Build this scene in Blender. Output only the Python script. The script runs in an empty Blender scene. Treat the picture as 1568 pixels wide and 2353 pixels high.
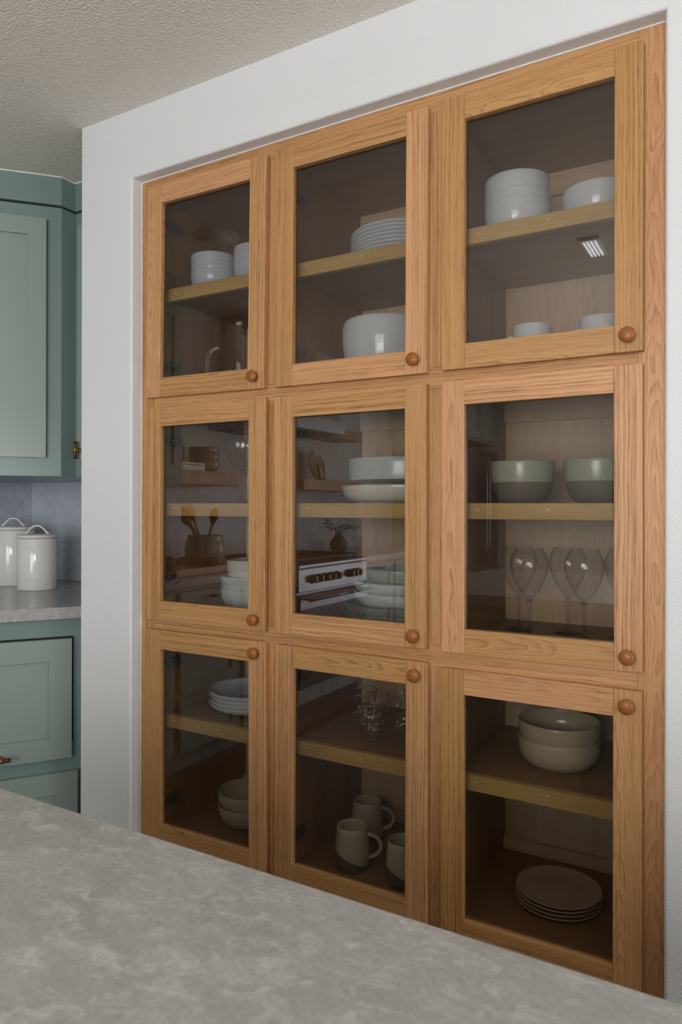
import bpy, bmesh, math, random
from mathutils import Vector, Matrix
random.seed(7)
PI = math.pi
scene = bpy.context.scene
COL = scene.collection

# ------------------------------------------------------------------ camera
cam_d = bpy.data.cameras.new('camera')
cam = bpy.data.objects.new('camera', cam_d)
COL.objects.link(cam)
TH = math.radians(30.027)
cam_d.sensor_fit = 'VERTICAL'
cam_d.sensor_height = 36.0
cam_d.lens = 1641.67 / 2353.0 * 36.0
cam_d.shift_y = -12.30 / 2353.0
cam_d.clip_start = 0.02
cam.location = (1.83705, -1.54104, 1.25)
cam.rotation_euler = (Matrix.Rotation(TH, 3, 'Z') @ Matrix.Rotation(PI / 2, 3, 'X') @ Matrix.Rotation(0.002152, 3, 'Z')).to_euler()
cam_d.dof.use_dof = True
cam_d.dof.focus_distance = 1.95
cam_d.dof.aperture_fstop = 14.0
scene.camera = cam

# ------------------------------------------------------------------ world, lights, exposure
world = bpy.data.worlds.new('world')
scene.world = world
world.use_nodes = True
world.node_tree.nodes['Background'].inputs[0].default_value = (0.75, 0.85, 1.0, 1)
world.node_tree.nodes['Background'].inputs[1].default_value = 1.0
vs = scene.view_settings
vs.view_transform = 'Standard'
vs.look = 'None'
vs.gamma = 1.0
vs.use_curve_mapping = False
vs.exposure = -0.10


def area_light(name, loc, target, sx, sy, power, color):
    d = bpy.data.lights.new(name, 'AREA')
    d.shape = 'RECTANGLE'
    d.size, d.size_y = sx, sy
    d.energy = power
    d.color = color
    o = bpy.data.objects.new(name, d)
    COL.objects.link(o)
    o.location = loc
    v = Vector(target) - Vector(loc)
    o.rotation_euler = v.to_track_quat('-Z', 'Y').to_euler()
    return o


# daylight standing in the two rear windows; an added fill light in the unseen opening on the right
area_light('rear_window_light', (2.15, -5.55, 1.13), (2.15, 0, 1.13), 2.4, 1.95, 126, (0.97, 0.985, 1.0))
area_light('right_fill_light', (4.93, -1.3, 1.2), (0, -1.3, 1.2), 1.9, 2.0, 32, (0.97, 0.98, 1.0))
try:
    cy = scene.cycles
    cy.max_bounces = 10
    cy.diffuse_bounces = 5
    cy.glossy_bounces = 5
    cy.transmission_bounces = 10
    cy.transparent_max_bounces = 24
    cy.caustics_reflective = False
    cy.caustics_refractive = False
    cy.sample_clamp_indirect = 6.0
except Exception:
    pass


# ------------------------------------------------------------------ node helpers
def lin(c):
    return tuple(((v / 255.0) / 12.92 if v / 255.0 <= 0.04045 else ((v / 255.0 + 0.055) / 1.055) ** 2.4) for v in c) + (1.0,)


class NT:
    def __init__(s, name):
        s.m = bpy.data.materials.new(name)
        s.m.use_nodes = True
        s.t = s.m.node_tree
        s.b = s.t.nodes['Principled BSDF']
        s.out = s.t.nodes['Material Output']

    def n(s, typ, **kw):
        nd = s.t.nodes.new(typ)
        for k, v in kw.items():
            setattr(nd, k, v)
        return nd

    def l(s, a, b):
        s.t.links.new(a, b)

    def inp(s, nd, key, val):
        if hasattr(val, 'is_output') or isinstance(val, bpy.types.NodeSocket):
            s.l(val, nd.inputs[key])
        else:
            nd.inputs[key].default_value = val

    def math(s, op, a, b=0.0, clamp=False):
        nd = s.n('ShaderNodeMath', operation=op, use_clamp=clamp)
        s.inp(nd, 0, a)
        s.inp(nd, 1, b)
        return nd.outputs[0]

    def mix(s, f, a, b):
        nd = s.n('ShaderNodeMix', data_type='RGBA')
        s.inp(nd, 0, f)
        s.inp(nd, 6, a)
        s.inp(nd, 7, b)
        return nd.outputs[2]

    def mul(s, f, a, b):
        nd = s.n('ShaderNodeMix', data_type='RGBA', blend_type='MULTIPLY')
        s.inp(nd, 0, f)
        s.inp(nd, 6, a)
        s.inp(nd, 7, b)
        return nd.outputs[2]

    def noise(s, vec, scale, detail=2.0, rough=0.5, dist=0.0):
        nd = s.n('ShaderNodeTexNoise')
        s.l(vec, nd.inputs['Vector'])
        nd.inputs['Scale'].default_value = scale
        nd.inputs['Detail'].default_value = detail
        nd.inputs['Roughness'].default_value = rough
        nd.inputs['Distortion'].default_value = dist
        return nd.outputs['Fac']

    def ramp(s, fac, stops, interp='LINEAR'):
        nd = s.n('ShaderNodeValToRGB')
        s.l(fac, nd.inputs[0])
        cr = nd.color_ramp
        cr.interpolation = interp
        while len(cr.elements) < len(stops):
            cr.elements.new(0.5)
        for e, (p, c) in zip(cr.elements, stops):
            e.position = p
            e.color = c
        return nd.outputs[0]

    def maprange(s, v, a, b, c, d, clamp=True):
        nd = s.n('ShaderNodeMapRange')
        nd.clamp = clamp
        s.inp(nd, 0, v)
        for i, q in enumerate((a, b, c, d)):
            nd.inputs[i + 1].default_value = q
        return nd.outputs[0]

    def scale(s, vec, v3):
        nd = s.n('ShaderNodeVectorMath', operation='MULTIPLY')
        s.l(vec, nd.inputs[0])
        nd.inputs[1].default_value = v3
        return nd.outputs[0]

    def obj(s):
        return s.n('ShaderNodeTexCoord').outputs['Object']

    def pos(s):
        return s.n('ShaderNodeNewGeometry').outputs['Position']

    def attr(s, name):
        return s.n('ShaderNodeAttribute', attribute_name=name)

    def bump(s, h, strength, dist):
        nd = s.n('ShaderNodeBump')
        nd.inputs['Strength'].default_value = strength
        nd.inputs['Distance'].default_value = dist
        s.l(h, nd.inputs['Height'])
        s.l(nd.outputs[0], s.b.inputs['Normal'])

    def color(s, c):
        s.inp(s.b, 'Base Color', c)

    def set(s, rough=None, metal=None, spec=None, ior=None, trans=None, coat=None):
        for k, v in (('Roughness', rough), ('Metallic', metal), ('Specular IOR Level', spec), ('IOR', ior), ('Transmission Weight', trans), ('Coat Weight', coat)):
            if v is not None:
                s.inp(s.b, k, v)
        return s


def simple(name, rgb, rough=0.5, metal=0.0, spec=0.5, coat=0.0):
    t = NT(name)
    # faint unevenness so that no surface is a dead flat colour
    nz = t.noise(t.obj(), 35.0, 3.0)
    c = lin(rgb)
    t.color(t.mix(t.maprange(nz, 0.3, 0.7, 0, 1), tuple(v * 0.93 for v in c[:3]) + (1,), tuple(min(1, v * 1.05) for v in c[:3]) + (1,)))
    t.set(rough=rough, metal=metal, spec=spec, coat=coat)
    return t.m


def oak(name, light, mid, dark, rough=0.42, contrast=1.0):
    """board local grain (along, across, depth): long wandering pore lines, and nested arches on figured boards"""
    t = NT(name)
    g0 = t.attr('grain').outputs['Vector']
    seed = t.attr('seed').outputs['Vector']
    tone = t.attr('tone').outputs['Fac']
    figure = t.attr('figure').outputs['Fac']          # 0 straight grained board, 1 strong cathedral figure
    va = t.n('ShaderNodeVectorMath', operation='ADD')
    t.l(g0, va.inputs[0])
    t.l(seed, va.inputs[1])
    g = va.outputs[0]
    sp0 = t.n('ShaderNodeSeparateXYZ')
    t.l(g0, sp0.inputs[0])
    sps = t.n('ShaderNodeSeparateXYZ')
    t.l(seed, sps.inputs[0])
    wander = t.noise(t.scale(g, (2.6, 9.0, 9.0)), 1.0, 3.0, 0.5)
    wan = t.math('SUBTRACT', wander, 0.5)
    # straight lines: noise across the board, drawn out along it, pushed sideways by the wander
    push = t.n('ShaderNodeCombineXYZ')
    t.l(t.math('MULTIPLY', wan, 0.020), push.inputs[1])
    vb = t.n('ShaderNodeVectorMath', operation='ADD')
    t.l(g, vb.inputs[0])
    t.l(push.outputs[0], vb.inputs[1])
    q = vb.outputs[0]
    straight = t.noise(t.scale(q, (0.9, 190.0, 150.0)), 1.0, 2.0, 0.6)
    st = t.maprange(straight, 0.40, 0.63, 0, 1)
    # arches
    ctr = t.math('SUBTRACT', sp0.outputs[1], t.math('MULTIPLY', t.math('SINE', sps.outputs[0]), 0.028))
    arch = t.math('ADD', t.math('MULTIPLY', sp0.outputs[0], 8.0), t.math('MULTIPLY', t.math('MULTIPLY', ctr, ctr), 4600.0))
    arch = t.math('ADD', arch, t.math('MULTIPLY', wan, 15.0))
    saw = t.math('FRACT', t.math('ADD', arch, sps.outputs[1]))
    saw = t.math('POWER', saw, 2.2)
    ring = t.math('ADD', t.math('MULTIPLY', saw, figure), t.math('MULTIPLY', st, t.math('SUBTRACT', 1.0, figure)))
    fine = t.noise(t.scale(q, (2.2, 420.0, 420.0)), 1.0, 2.0, 0.6)
    pores = t.noise(t.scale(q, (16.0, 620.0, 620.0)), 1.0, 1.0, 0.5)
    pore = t.math('MULTIPLY', t.maprange(pores, 0.50, 0.62, 0, 1), t.maprange(ring, 0.15, 0.8, 0.12, 1.0))
    big = t.noise(t.scale(g, (1.2, 12.0, 12.0)), 1.0, 2.0)
    c = t.mix(t.math('MULTIPLY', ring, 0.50 * contrast), lin(light), lin(mid))
    c = t.mix(t.maprange(fine, 0.38, 0.68, 0, 0.34 * contrast), c, lin(mid))
    c = t.mix(t.math('MULTIPLY', pore, 0.46 * contrast), c, lin(dark))
    c = t.mul(1.0, c, t.ramp(big, [(0.3, (0.94, 0.93, 0.91, 1)), (0.7, (1.05, 1.04, 1.03, 1))]))
    # each board its own tint: yellow brown through neutral to pinkish
    tint = t.ramp(tone, [(0.0, (0.80, 0.76, 0.60, 1)), (0.35, (0.93, 0.91, 0.80, 1)), (0.65, (1.0, 0.98, 0.97, 1)), (1.0, (1.12, 1.07, 1.16, 1))])
    c = t.mul(1.0, c, tint)
    t.color(c)
    t.set(rough=rough, spec=0.35)
    t.bump(t.math('ADD', t.math('MULTIPLY', pore, -1.0), t.math('MULTIPLY', fine, 0.3)), 0.25, 0.0006)
    return t.m


def ply(name, base, dark, rough=0.45):
    t = NT(name)
    va = t.n('ShaderNodeVectorMath', operation='ADD')
    t.l(t.attr('grain').outputs['Vector'], va.inputs[0])
    t.l(t.attr('seed').outputs['Vector'], va.inputs[1])
    g = va.outputs[0]
    n1 = t.noise(t.scale(g, (2.2, 16.0, 16.0)), 1.0, 3.0, 0.55, 0.6)
    n2 = t.noise(t.scale(g, (14.0, 260.0, 260.0)), 1.0, 2.0)
    c = t.mix(t.maprange(n1, 0.35, 0.68, 0, 0.5), lin(base), lin(dark))
    c = t.mix(t.maprange(n2, 0.4, 0.7, 0, 0.35), c, lin(dark))
    t.color(c)
    t.set(rough=rough, spec=0.3)
    return t.m


def paint(name, rgb, scale, strength, dist, rough=0.6, blotch=0.03):
    t = NT(name)
    p = t.pos()
    n1 = t.noise(p, scale, 3.0, 0.55)
    n2 = t.noise(p, 3.0, 2.0)
    c = lin(rgb)
    t.color(t.mix(n2, tuple(v * (1 - blotch) for v in c[:3]) + (1,), tuple(min(1, v * (1 + blotch)) for v in c[:3]) + (1,)))
    t.set(rough=rough, spec=0.3)
    t.bump(t.maprange(n1, 0.35, 0.65, 0, 1), strength, dist)
    return t.m


def stone(name, a, b, c_, scale=1.0, rough=0.4, bump=0.15):
    t = NT(name)
    p = t.pos()
    n1 = t.noise(p, 11.0 * scale, 9.0, 0.68, 0.9)
    n2 = t.noise(t.scale(p, (1.0, 1.7, 1.0)), 34.0 * scale, 7.0, 0.66, 0.8)
    n3 = t.noise(p, 4.0 * scale, 3.0, 0.5)
    n4 = t.noise(p, 190.0 * scale, 3.0, 0.6)
    c = t.mix(t.maprange(n1, 0.36, 0.62, 0, 1), lin(a), lin(b))
    c = t.mix(t.maprange(n2, 0.50, 0.68, 0, 0.85), c, lin(c_))
    c = t.mix(t.maprange(n2, 0.47, 0.32, 0, 0.6), c, lin(a))
    c = t.mix(t.maprange(n3, 0.35, 0.65, 0, 0.3), c, lin(a))
    c = t.mul(1.0, c, t.ramp(n4, [(0.32, (0.88, 0.88, 0.88, 1)), (0.6, (1.04, 1.04, 1.04, 1))]))
    t.color(c)
    t.set(rough=rough, spec=0.45)
    t.bump(t.math('ADD', n2, t.math('MULTIPLY', n4, 0.3)), bump, 0.0015)
    return t.m


def ceramic(name, rgb, rough=0.12, speck=None, amount=0.0, split=None, low=None, slant=0.0, low_rough=None, rim=None):
    """glazed ware; split = height of the dip line in the piece's own space, low = bare clay below it"""
    t = NT(name)
    o = t.obj()
    n = t.noise(o, 60.0, 3.0)
    c = t.mix(t.maprange(n, 0.35, 0.65, 0, 1), tuple(v * 0.96 for v in lin(rgb)[:3]) + (1,), lin(rgb))
    if speck:
        s = t.noise(o, 520.0, 2.0, 0.6)
        c = t.mix(t.math('MULTIPLY', t.maprange(s, 0.58, 0.7, 0, 1), amount), c, lin(speck))
    rr = rough
    if split is not None:
        sep = t.n('ShaderNodeSeparateXYZ')
        t.l(o, sep.inputs[0])
        h = t.math('ADD', sep.outputs[2], t.math('MULTIPLY', sep.outputs[0], slant))
        f = t.math('LESS_THAN', h, split)
        c = t.mix(f, c, lin(low))
        if low_rough is not None:
            rr = t.math('ADD', rough, t.math('MULTIPLY', f, low_rough - rough))
    t.color(c)
    t.set(rough=rr, spec=0.5)
    return t.m


def pane_mat(name):
    """thin clear pane: passes light straight through, mirrors by the angle (Schlick for two faces)"""
    t = NT(name)
    lw = t.n('ShaderNodeLayerWeight')
    lw.inputs[0].default_value = 0.5
    f5 = t.math('POWER', lw.outputs['Facing'], 5.0)
    fr = t.math('ADD', t.math('MULTIPLY', f5, 0.94), 0.055)
    tr = t.n('ShaderNodeBsdfTransparent')
    tr.inputs[0].default_value = (0.90, 0.895, 0.88, 1)
    gl = t.n('ShaderNodeBsdfGlossy')
    gl.inputs['Roughness'].default_value = 0.004
    gl.inputs['Color'].default_value = (1, 1, 1, 1)
    mx = t.n('ShaderNodeMixShader')
    t.l(fr, mx.inputs[0])
    t.l(tr.outputs[0], mx.inputs[1])
    t.l(gl.outputs[0], mx.inputs[2])
    t.l(mx.outputs[0], t.out.inputs['Surface'])
    return t.m


def glass_mat(name, tint=(1, 1, 1, 1), rough=0.0, wavy=0.0):
    t = NT(name)
    t.color(tint)
    t.set(rough=rough, trans=1.0, ior=1.46, spec=0.5)
    if wavy:
        t.bump(t.noise(t.obj(), 55.0, 2.0, 0.5, 0.5), wavy, 0.004)
    return t.m


def thin_glass(name, tint, edge, dimple=0.0, base=0.022):
    """thin wall of drinking glass: clear face on, longer path and darker at its edges, mirror by angle"""
    t = NT(name)
    lw = t.n('ShaderNodeLayerWeight')
    lw.inputs[0].default_value = 0.5
    f = lw.outputs['Facing']
    fr = t.math('ADD', t.math('MULTIPLY', t.math('POWER', f, 4.0), 0.55), base)
    tr = t.n('ShaderNodeBsdfTransparent')
    t.l(t.mix(t.math('POWER', f, 5.0), tint, edge), tr.inputs[0])
    gl = t.n('ShaderNodeBsdfGlossy')
    gl.inputs['Roughness'].default_value = 0.01
    if dimple:
        bp = t.n('ShaderNodeBump')
        bp.inputs['Strength'].default_value = 1.0
        bp.inputs['Distance'].default_value = dimple
        t.l(t.noise(t.obj(), 62.0, 1.0, 0.5, 0.8), bp.inputs['Height'])
        t.l(bp.outputs[0], gl.inputs['Normal'])
    gl.inputs['Color'].default_value = (1, 1, 1, 1)
    mx = t.n('ShaderNodeMixShader')
    t.l(fr, mx.inputs[0])
    t.l(tr.outputs[0], mx.inputs[1])
    t.l(gl.outputs[0], mx.inputs[2])
    t.l(mx.outputs[0], t.out.inputs['Surface'])
    return t.m


def dimpled_glass(name, dimples=True):
    t = NT(name)
    lw = t.n('ShaderNodeLayerWeight')
    lw.inputs[0].default_value = 0.5
    tr = t.n('ShaderNodeBsdfTransparent')
    t.l(t.mix(t.math('POWER', lw.outputs['Facing'], 3.0), (0.93, 0.92, 0.93, 1), (0.5, 0.48, 0.5, 1)), tr.inputs[0])
    t.color((0.93, 0.93, 0.96, 1))
    t.set(rough=0.02, trans=1.0, ior=1.46)
    if dimples:
        t.bump(t.noise(t.obj(), 75.0, 2.0, 0.5, 0.6), 1.0, 0.006)
    mx = t.n('ShaderNodeMixShader')
    mx.inputs[0].default_value = 0.18
    t.l(tr.outputs[0], mx.inputs[1])
    t.l(t.b.outputs[0], mx.inputs[2])
    t.l(mx.outputs[0], t.out.inputs['Surface'])
    return t.m


def emit_mat(name, rgb, strength):
    t = NT(name)
    e = t.n('ShaderNodeEmission')
    e.inputs[0].default_value = lin(rgb)
    e.inputs[1].default_value = strength
    t.l(e.outputs[0], t.out.inputs['Surface'])
    return t.m


M = {}
M['oak'] = oak('oak', (208, 163, 115), (160, 110, 66), (80, 48, 25))
M['ply'] = ply('maple_plywood', (148, 110, 72), (114, 80, 50))
M['ply_back'] = ply('maple_back_lit_tone', (212, 186, 158), (178, 148, 118))  # frontal light put into the colour, against the darker sides and decks
M['poplar'] = ply('poplar_edging', (186, 154, 94), (146, 112, 62))
M['wall'] = paint('white_wall_paint', (225, 227, 228), 260.0, 0.35, 0.0015)
M['jamb'] = M['wall']
M['ceiling'] = paint('ceiling_texture', (240, 232, 222), 150.0, 0.75, 0.004, 0.75)
M['caulk'] = simple('white_caulk', (236, 234, 230), 0.5)
M['sage'] = paint('sage_green_lacquer', (124, 143, 139), 90.0, 0.06, 0.0006, 0.28, 0.03)
M['sage_light'] = paint('sage_green_lacquer_fronts', (146, 159, 152), 90.0, 0.06, 0.0006, 0.28, 0.03)
M['dark_gap'] = simple('black_shadow_gap', (14, 14, 13), 0.8)
M['island'] = stone('island_stone', (138, 138, 137), (153, 153, 150), (172, 171, 168), 1.0, 0.5, 0.12)
M['counter'] = stone('counter_stone', (158, 156, 154), (178, 176, 175), (196, 195, 194), 1.6, 0.22, 0.04)
M['splash'] = stone('backsplash_stone', (182, 188, 198), (200, 205, 214), (212, 216, 223), 0.9, 0.35, 0.05)
M['pane'] = pane_mat('window_glass')
M['glass'] = glass_mat('clear_glass')
M['tumbler'] = thin_glass('hammered_glass', (0.96, 0.96, 0.97, 1), (0.35, 0.34, 0.36, 1), 0.012, 0.075)
M['stem_glass'] = dimpled_glass('stem_glass', False)
M['thin_glass'] = thin_glass('thin_drinking_glass', (0.985, 0.985, 0.98, 1), (0.16, 0.15, 0.14, 1))
M['white'] = ceramic('white_porcelain', (204, 209, 217), 0.08)
M['cream'] = ceramic('cream_glaze', (206, 203, 196), 0.14)
M['canister'] = ceramic('canister_glaze', (236, 234, 230), 0.1)
M['ice'] = ceramic('pale_blue_grey_glaze', (184, 194, 206), 0.14, (156, 168, 184), 0.5)
M['celadon'] = ceramic('pale_celadon_glaze', (194, 200, 199), 0.16, (150, 150, 140), 0.3)
M['blue'] = ceramic('light_blue_glaze', (168, 196, 222), 0.15)
M['sage_ware'] = ceramic('sage_stoneware', (150, 158, 144), 0.22, (120, 118, 100), 0.35)
M['taupe'] = ceramic('taupe_stoneware', (188, 174, 148), 0.22, (130, 120, 100), 0.55)
M['plate_taupe'] = ceramic('matte_taupe_plate', (186, 166, 146), 0.4)
M['brown_ware'] = ceramic('dark_brown_stoneware', (104, 100, 92), 0.35, (70, 66, 60), 0.4)
M['two_tone'] = ceramic('two_tone_stoneware', (164, 168, 150), 0.22, (110, 108, 92), 0.4, 0.052, (100, 92, 78), 0.0, 0.5)
M['two_tone_big'] = ceramic('two_tone_serving_bowl', (176, 186, 184), 0.2, (140, 146, 142), 0.2, 0.054, (74, 70, 66), 0.0, 0.45)
M['mug'] = ceramic('dipped_mug_stoneware', (192, 179, 156), 0.26, (130, 122, 104), 0.6, 0.032, (84, 78, 70), 0.42, 0.55)
M['knob'] = simple('stained_wood_knob', (154, 95, 48), 0.34, 0, 0.35)
M['hinge'] = simple('nickel_hinge', (120, 120, 122), 0.35, 0.9)
M['black'] = simple('black_enamel', (22, 22, 23), 0.3)
M['iron'] = simple('cast_iron', (30, 30, 31), 0.6)
M['brass'] = simple('brushed_brass', (196, 152, 84), 0.28, 1.0)
M['walnut'] = simple('walnut_dowel', (84, 46, 32), 0.45)
M['steel'] = simple('brushed_steel', (138, 139, 146), 0.28, 1.0)
M['white_enamel'] = simple('white_enamel', (206, 206, 212), 0.25)
M['shelf_wood'] = oak('pale_oak_shelf', (214, 184, 156), (188, 154, 124), (150, 116, 88))
M['spoon'] = simple('olive_wood', (170, 120, 50), 0.5)
M['crock'] = ceramic('stone_crock', (176, 166, 152), 0.2)
M['produce'] = simple('brown_produce', (96, 70, 46), 0.6)
M['lemon'] = simple('lemon_skin', (206, 170, 40), 0.45)
M['leaf'] = simple('olive_leaf', (62, 66, 42), 0.5)
M['copper'] = simple('dark_copper', (110, 70, 48), 0.3, 0.8)
M['paper'] = simple('picture_print', (186, 184, 178), 0.6)
M['fridge'] = simple('fridge_panel', (92, 88, 86), 0.3, 0.4)
M['lamp'] = emit_mat('key_light_panel', (255, 252, 248), 19.0)  # glow of the added key lantern
M['plaster'] = paint('hood_plaster', (196, 186, 174), 60.0, 0.1, 0.001)
M['led'] = emit_mat('linear_led', (255, 250, 255), 7.0)
tf = NT('floor_planks')
_p = tf.pos()
_br = tf.n('ShaderNodeTexBrick')
_br.inputs['Scale'].default_value = 1.0
_br.inputs['Brick Width'].default_value = 1.4
_br.inputs['Row Height'].default_value = 0.14
_br.inputs['Mortar Size'].default_value = 0.002
_br.inputs['Color1'].default_value = lin((96, 72, 52))
_br.inputs['Color2'].default_value = lin((96, 72, 52))
_br.inputs['Mortar'].default_value = lin((110, 88, 70))
tf.l(_p, _br.inputs['Vector'])
tf.color(tf.mul(0.5, _br.outputs[0], tf.ramp(tf.noise(tf.scale(_p, (3, 60, 1)), 1.0, 3.0), [(0.3, (0.75, 0.75, 0.75, 1)), (0.7, (1, 1, 1, 1))])))
tf.set(rough=0.4)
M['floor'] = tf.m


# ------------------------------------------------------------------ object helpers
def link(o, parent=None):
    COL.objects.link(o)
    if parent is not None:
        o.parent = parent
    return o


def tag(o, label=None, cat=None, group=None, kind=None):
    for k, v in (('label', label), ('category', cat), ('group', group), ('kind', kind)):
        if v:
            o[k] = v
    return o


def thing(name, loc, label, cat, group=None, rz=0.0):
    o = bpy.data.objects.new(name, None)
    o.empty_display_size = 0.05
    o.location = loc
    o.rotation_euler = (0, 0, rz)
    link(o)
    return tag(o, label, cat, group)


def part_empty(name, parent, loc=(0, 0, 0), rot=(0, 0, 0)):
    o = bpy.data.objects.new(name, None)
    o.empty_display_size = 0.05
    o.location = loc
    o.rotation_euler = rot
    return link(o, parent)


def finish(bm, name, mat, parent=None, smooth=False, loc=None, grain=None, tone=None, fig=None):
    """bmesh -> one mesh object; grain = 'x','y','z' direction of the wood"""
    bmesh.ops.recalc_face_normals(bm, faces=bm.faces)
    me = bpy.data.meshes.new(name)
    bm.to_mesh(me)
    bm.free()
    for m in (mat if isinstance(mat, (list, tuple)) else [mat]):
        me.materials.append(m)
    if smooth:
        for p in me.polygons:
            p.use_smooth = True
    if grain:
        a = me.attributes.new('grain', 'FLOAT_VECTOR', 'POINT')
        idx = {'x': (0, 2, 1), 'y': (1, 0, 2), 'z': (2, 0, 1)}[grain]
        cen = [sum(v.co[k] for v in me.vertices) / len(me.vertices) for k in range(3)]
        flat = []
        for v in me.vertices:
            flat += [v.co[i] - cen[i] for i in idx]
        a.data.foreach_set('vector', flat)
        a = me.attributes.new('seed', 'FLOAT_VECTOR', 'POINT')
        a.data.foreach_set('vector', [random.uniform(-20, 20) for _ in range(3)] * len(me.vertices))
        b = me.attributes.new('tone', 'FLOAT', 'POINT')
        b.data.foreach_set('value', [random.random() if tone is None else tone] * len(me.vertices))
        b = me.attributes.new('figure', 'FLOAT', 'POINT')
        if fig is None:
            fig = random.choice((0.0, 0.0, 0.1, 0.2, 0.75) if grain == 'z' else (0.1, 0.4, 0.8))
        b.data.foreach_set('value', [fig] * len(me.vertices))
    o = bpy.data.objects.new(name, me)
    if loc is not None:
        o.location = loc
    return link(o, parent)


def add_box(bm, x0, x1, y0, y1, z0, z1, bevel=0.0, mi=0, rot=None, piv=None):
    vs_ = [bm.verts.new((x, y, z)) for x in (x0, x1) for y in (y0, y1) for z in (z0, z1)]
    q = [(0, 1, 3, 2), (4, 6, 7, 5), (0, 4, 5, 1), (2, 3, 7, 6), (0, 2, 6, 4), (1, 5, 7, 3)]
    fs = [bm.faces.new([vs_[i] for i in f]) for f in q]
    for f in fs:
        f.material_index = mi
    if rot is not None:
        bmesh.ops.rotate(bm, verts=vs_, cent=piv or (0, 0, 0), matrix=rot)
    if bevel:
        es = list({e for f in fs for e in f.edges})
        bmesh.ops.bevel(bm, geom=es, offset=bevel, segments=1, affect='EDGES', profile=0.5)


def box(name, mat, parent, x0, x1, y0, y1, z0, z1, bevel=0.0012, grain=None, tone=None, org=(0, 0, 0)):
    bm = bmesh.new()
    add_box(bm, x0 - org[0], x1 - org[0], y0 - org[1], y1 - org[1], z0 - org[2], z1 - org[2], bevel)
    return finish(bm, name, mat, parent, grain=grain, tone=tone)


def add_lathe(bm, prof, seg=48, axis='z', mi=0, wob=None, org=(0, 0, 0)):
    """prof: list of (radius, height); closed surface of revolution; radius 0 makes a pole"""
    rings = []
    for r, h in prof:
        if r < 1e-6:
            ps = [(0, 0, h)]
        else:
            ps = []
            for k in range(seg):
                a = 2 * PI * k / seg
                rr = r + (wob(a, h) if wob else 0.0)
                ps.append((rr * math.cos(a), rr * math.sin(a), h))
        out = []
        for x, y, z in ps:
            if axis == 'y':
                x, y, z = x, -z, y
            elif axis == 'x':
                x, y, z = z, x, y
            out.append(bm.verts.new((x + org[0], y + org[1], z + org[2])))
        rings.append(out)
    for a, b in zip(rings[:-1], rings[1:]):
        n = max(len(a), len(b))
        if len(a) == 1 and len(b) == 1:
            continue
        for k in range(n):
            if len(a) == 1:
                f = bm.faces.new((a[0], b[k], b[(k + 1) % n]))
            elif len(b) == 1:
                f = bm.faces.new((a[k], b[0], a[(k + 1) % n]))
            else:
                f = bm.faces.new((a[k], b[k], b[(k + 1) % n], a[(k + 1) % n]))
            f.material_index = mi
            f.smooth = True
    return rings


def add_tube(bm, pts, rad, seg=12, mi=0, flat=1.0, cap=True):
    """swept round (or flattened) tube along points; rad may be a list"""
    pts = [Vector(p) for p in pts]
    rads = rad if isinstance(rad, (list, tuple)) else [rad] * len(pts)
    up = None
    rings = []
    for i, p in enumerate(pts):
        d = (pts[min(i + 1, len(pts) - 1)] - pts[max(i - 1, 0)]).normalized()
        if up is None:
            up = Vector((0, 0, 1)) if abs(d.z) < 0.9 else Vector((1, 0, 0))
        s = d.cross(up).normalized()
        up = s.cross(d).normalized()
        rings.append([bm.verts.new(p + s * math.cos(2 * PI * k / seg) * rads[i] * flat + up * math.sin(2 * PI * k / seg) * rads[i]) for k in range(seg)])
    for a, b in zip(rings[:-1], rings[1:]):
        for k in range(seg):
            f = bm.faces.new((a[k], a[(k + 1) % seg], b[(k + 1) % seg], b[k]))
            f.material_index = mi
            f.smooth = True
    if cap:
        for r in (rings[0], rings[-1]):
            f = bm.faces.new(r)
            f.material_index = mi


def add_prism(bm, poly, z0, z1, bevel=0.0):
    lo = [bm.verts.new((x, y, z0)) for x, y in poly]
    hi = [bm.verts.new((x, y, z1)) for x, y in poly]
    n = len(poly)
    fs = [bm.faces.new(lo), bm.faces.new(hi)]
    for k in range(n):
        fs.append(bm.faces.new((lo[k], lo[(k + 1) % n], hi[(k + 1) % n], hi[k])))
    if bevel:
        bmesh.ops.recalc_face_normals(bm, faces=fs)
        bmesh.ops.bevel(bm, geom=list({e for f in fs for e in f.edges}), offset=bevel, segments=2, affect='EDGES', profile=0.5)


def prism(name, mat, parent, poly, z0, z1, bevel=0.001, org=(0, 0, 0), grain=None, tone=None):
    bm = bmesh.new()
    add_prism(bm, [(x - org[0], y - org[1]) for x, y in poly], z0 - org[2], z1 - org[2], bevel)
    return finish(bm, name, mat, parent, grain=grain, tone=tone)


def copy_tree(o, loc=None, rz=None, label=None, group=None):
    c = o.copy()
    COL.objects.link(c)
    if loc is not None:
        c.location = loc
    if rz is not None:
        c.rotation_euler = (0, 0, rz)
    if label:
        c['label'] = label
    if group:
        c['group'] = group
    for ch in o.children:
        d = ch.copy()
        COL.objects.link(d)
        d.parent = c
        for g in ch.children:
            e = g.copy()
            COL.objects.link(e)
            e.parent = d
    return c


# ------------------------------------------------------------------ room shell
XL, YB, CEIL, XR, YR = -1.085, 0.63, 2.44, 5.0, -5.6
NX0, NX1, NZ1, NY = 0.2187, 1.6845, 2.2355, 0.062          # the recess in the white wall
tag(box('floor', M['floor'], None, XL - .1, XR + .1, YR - .1, YB + .1, -0.05, 0.0, 0), kind='structure')
tag(box('ceiling', M['ceiling'], None, XL - .1, XR + .1, YR - .1, YB + .1, CEIL, CEIL + 0.05, 0), kind='structure')


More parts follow.
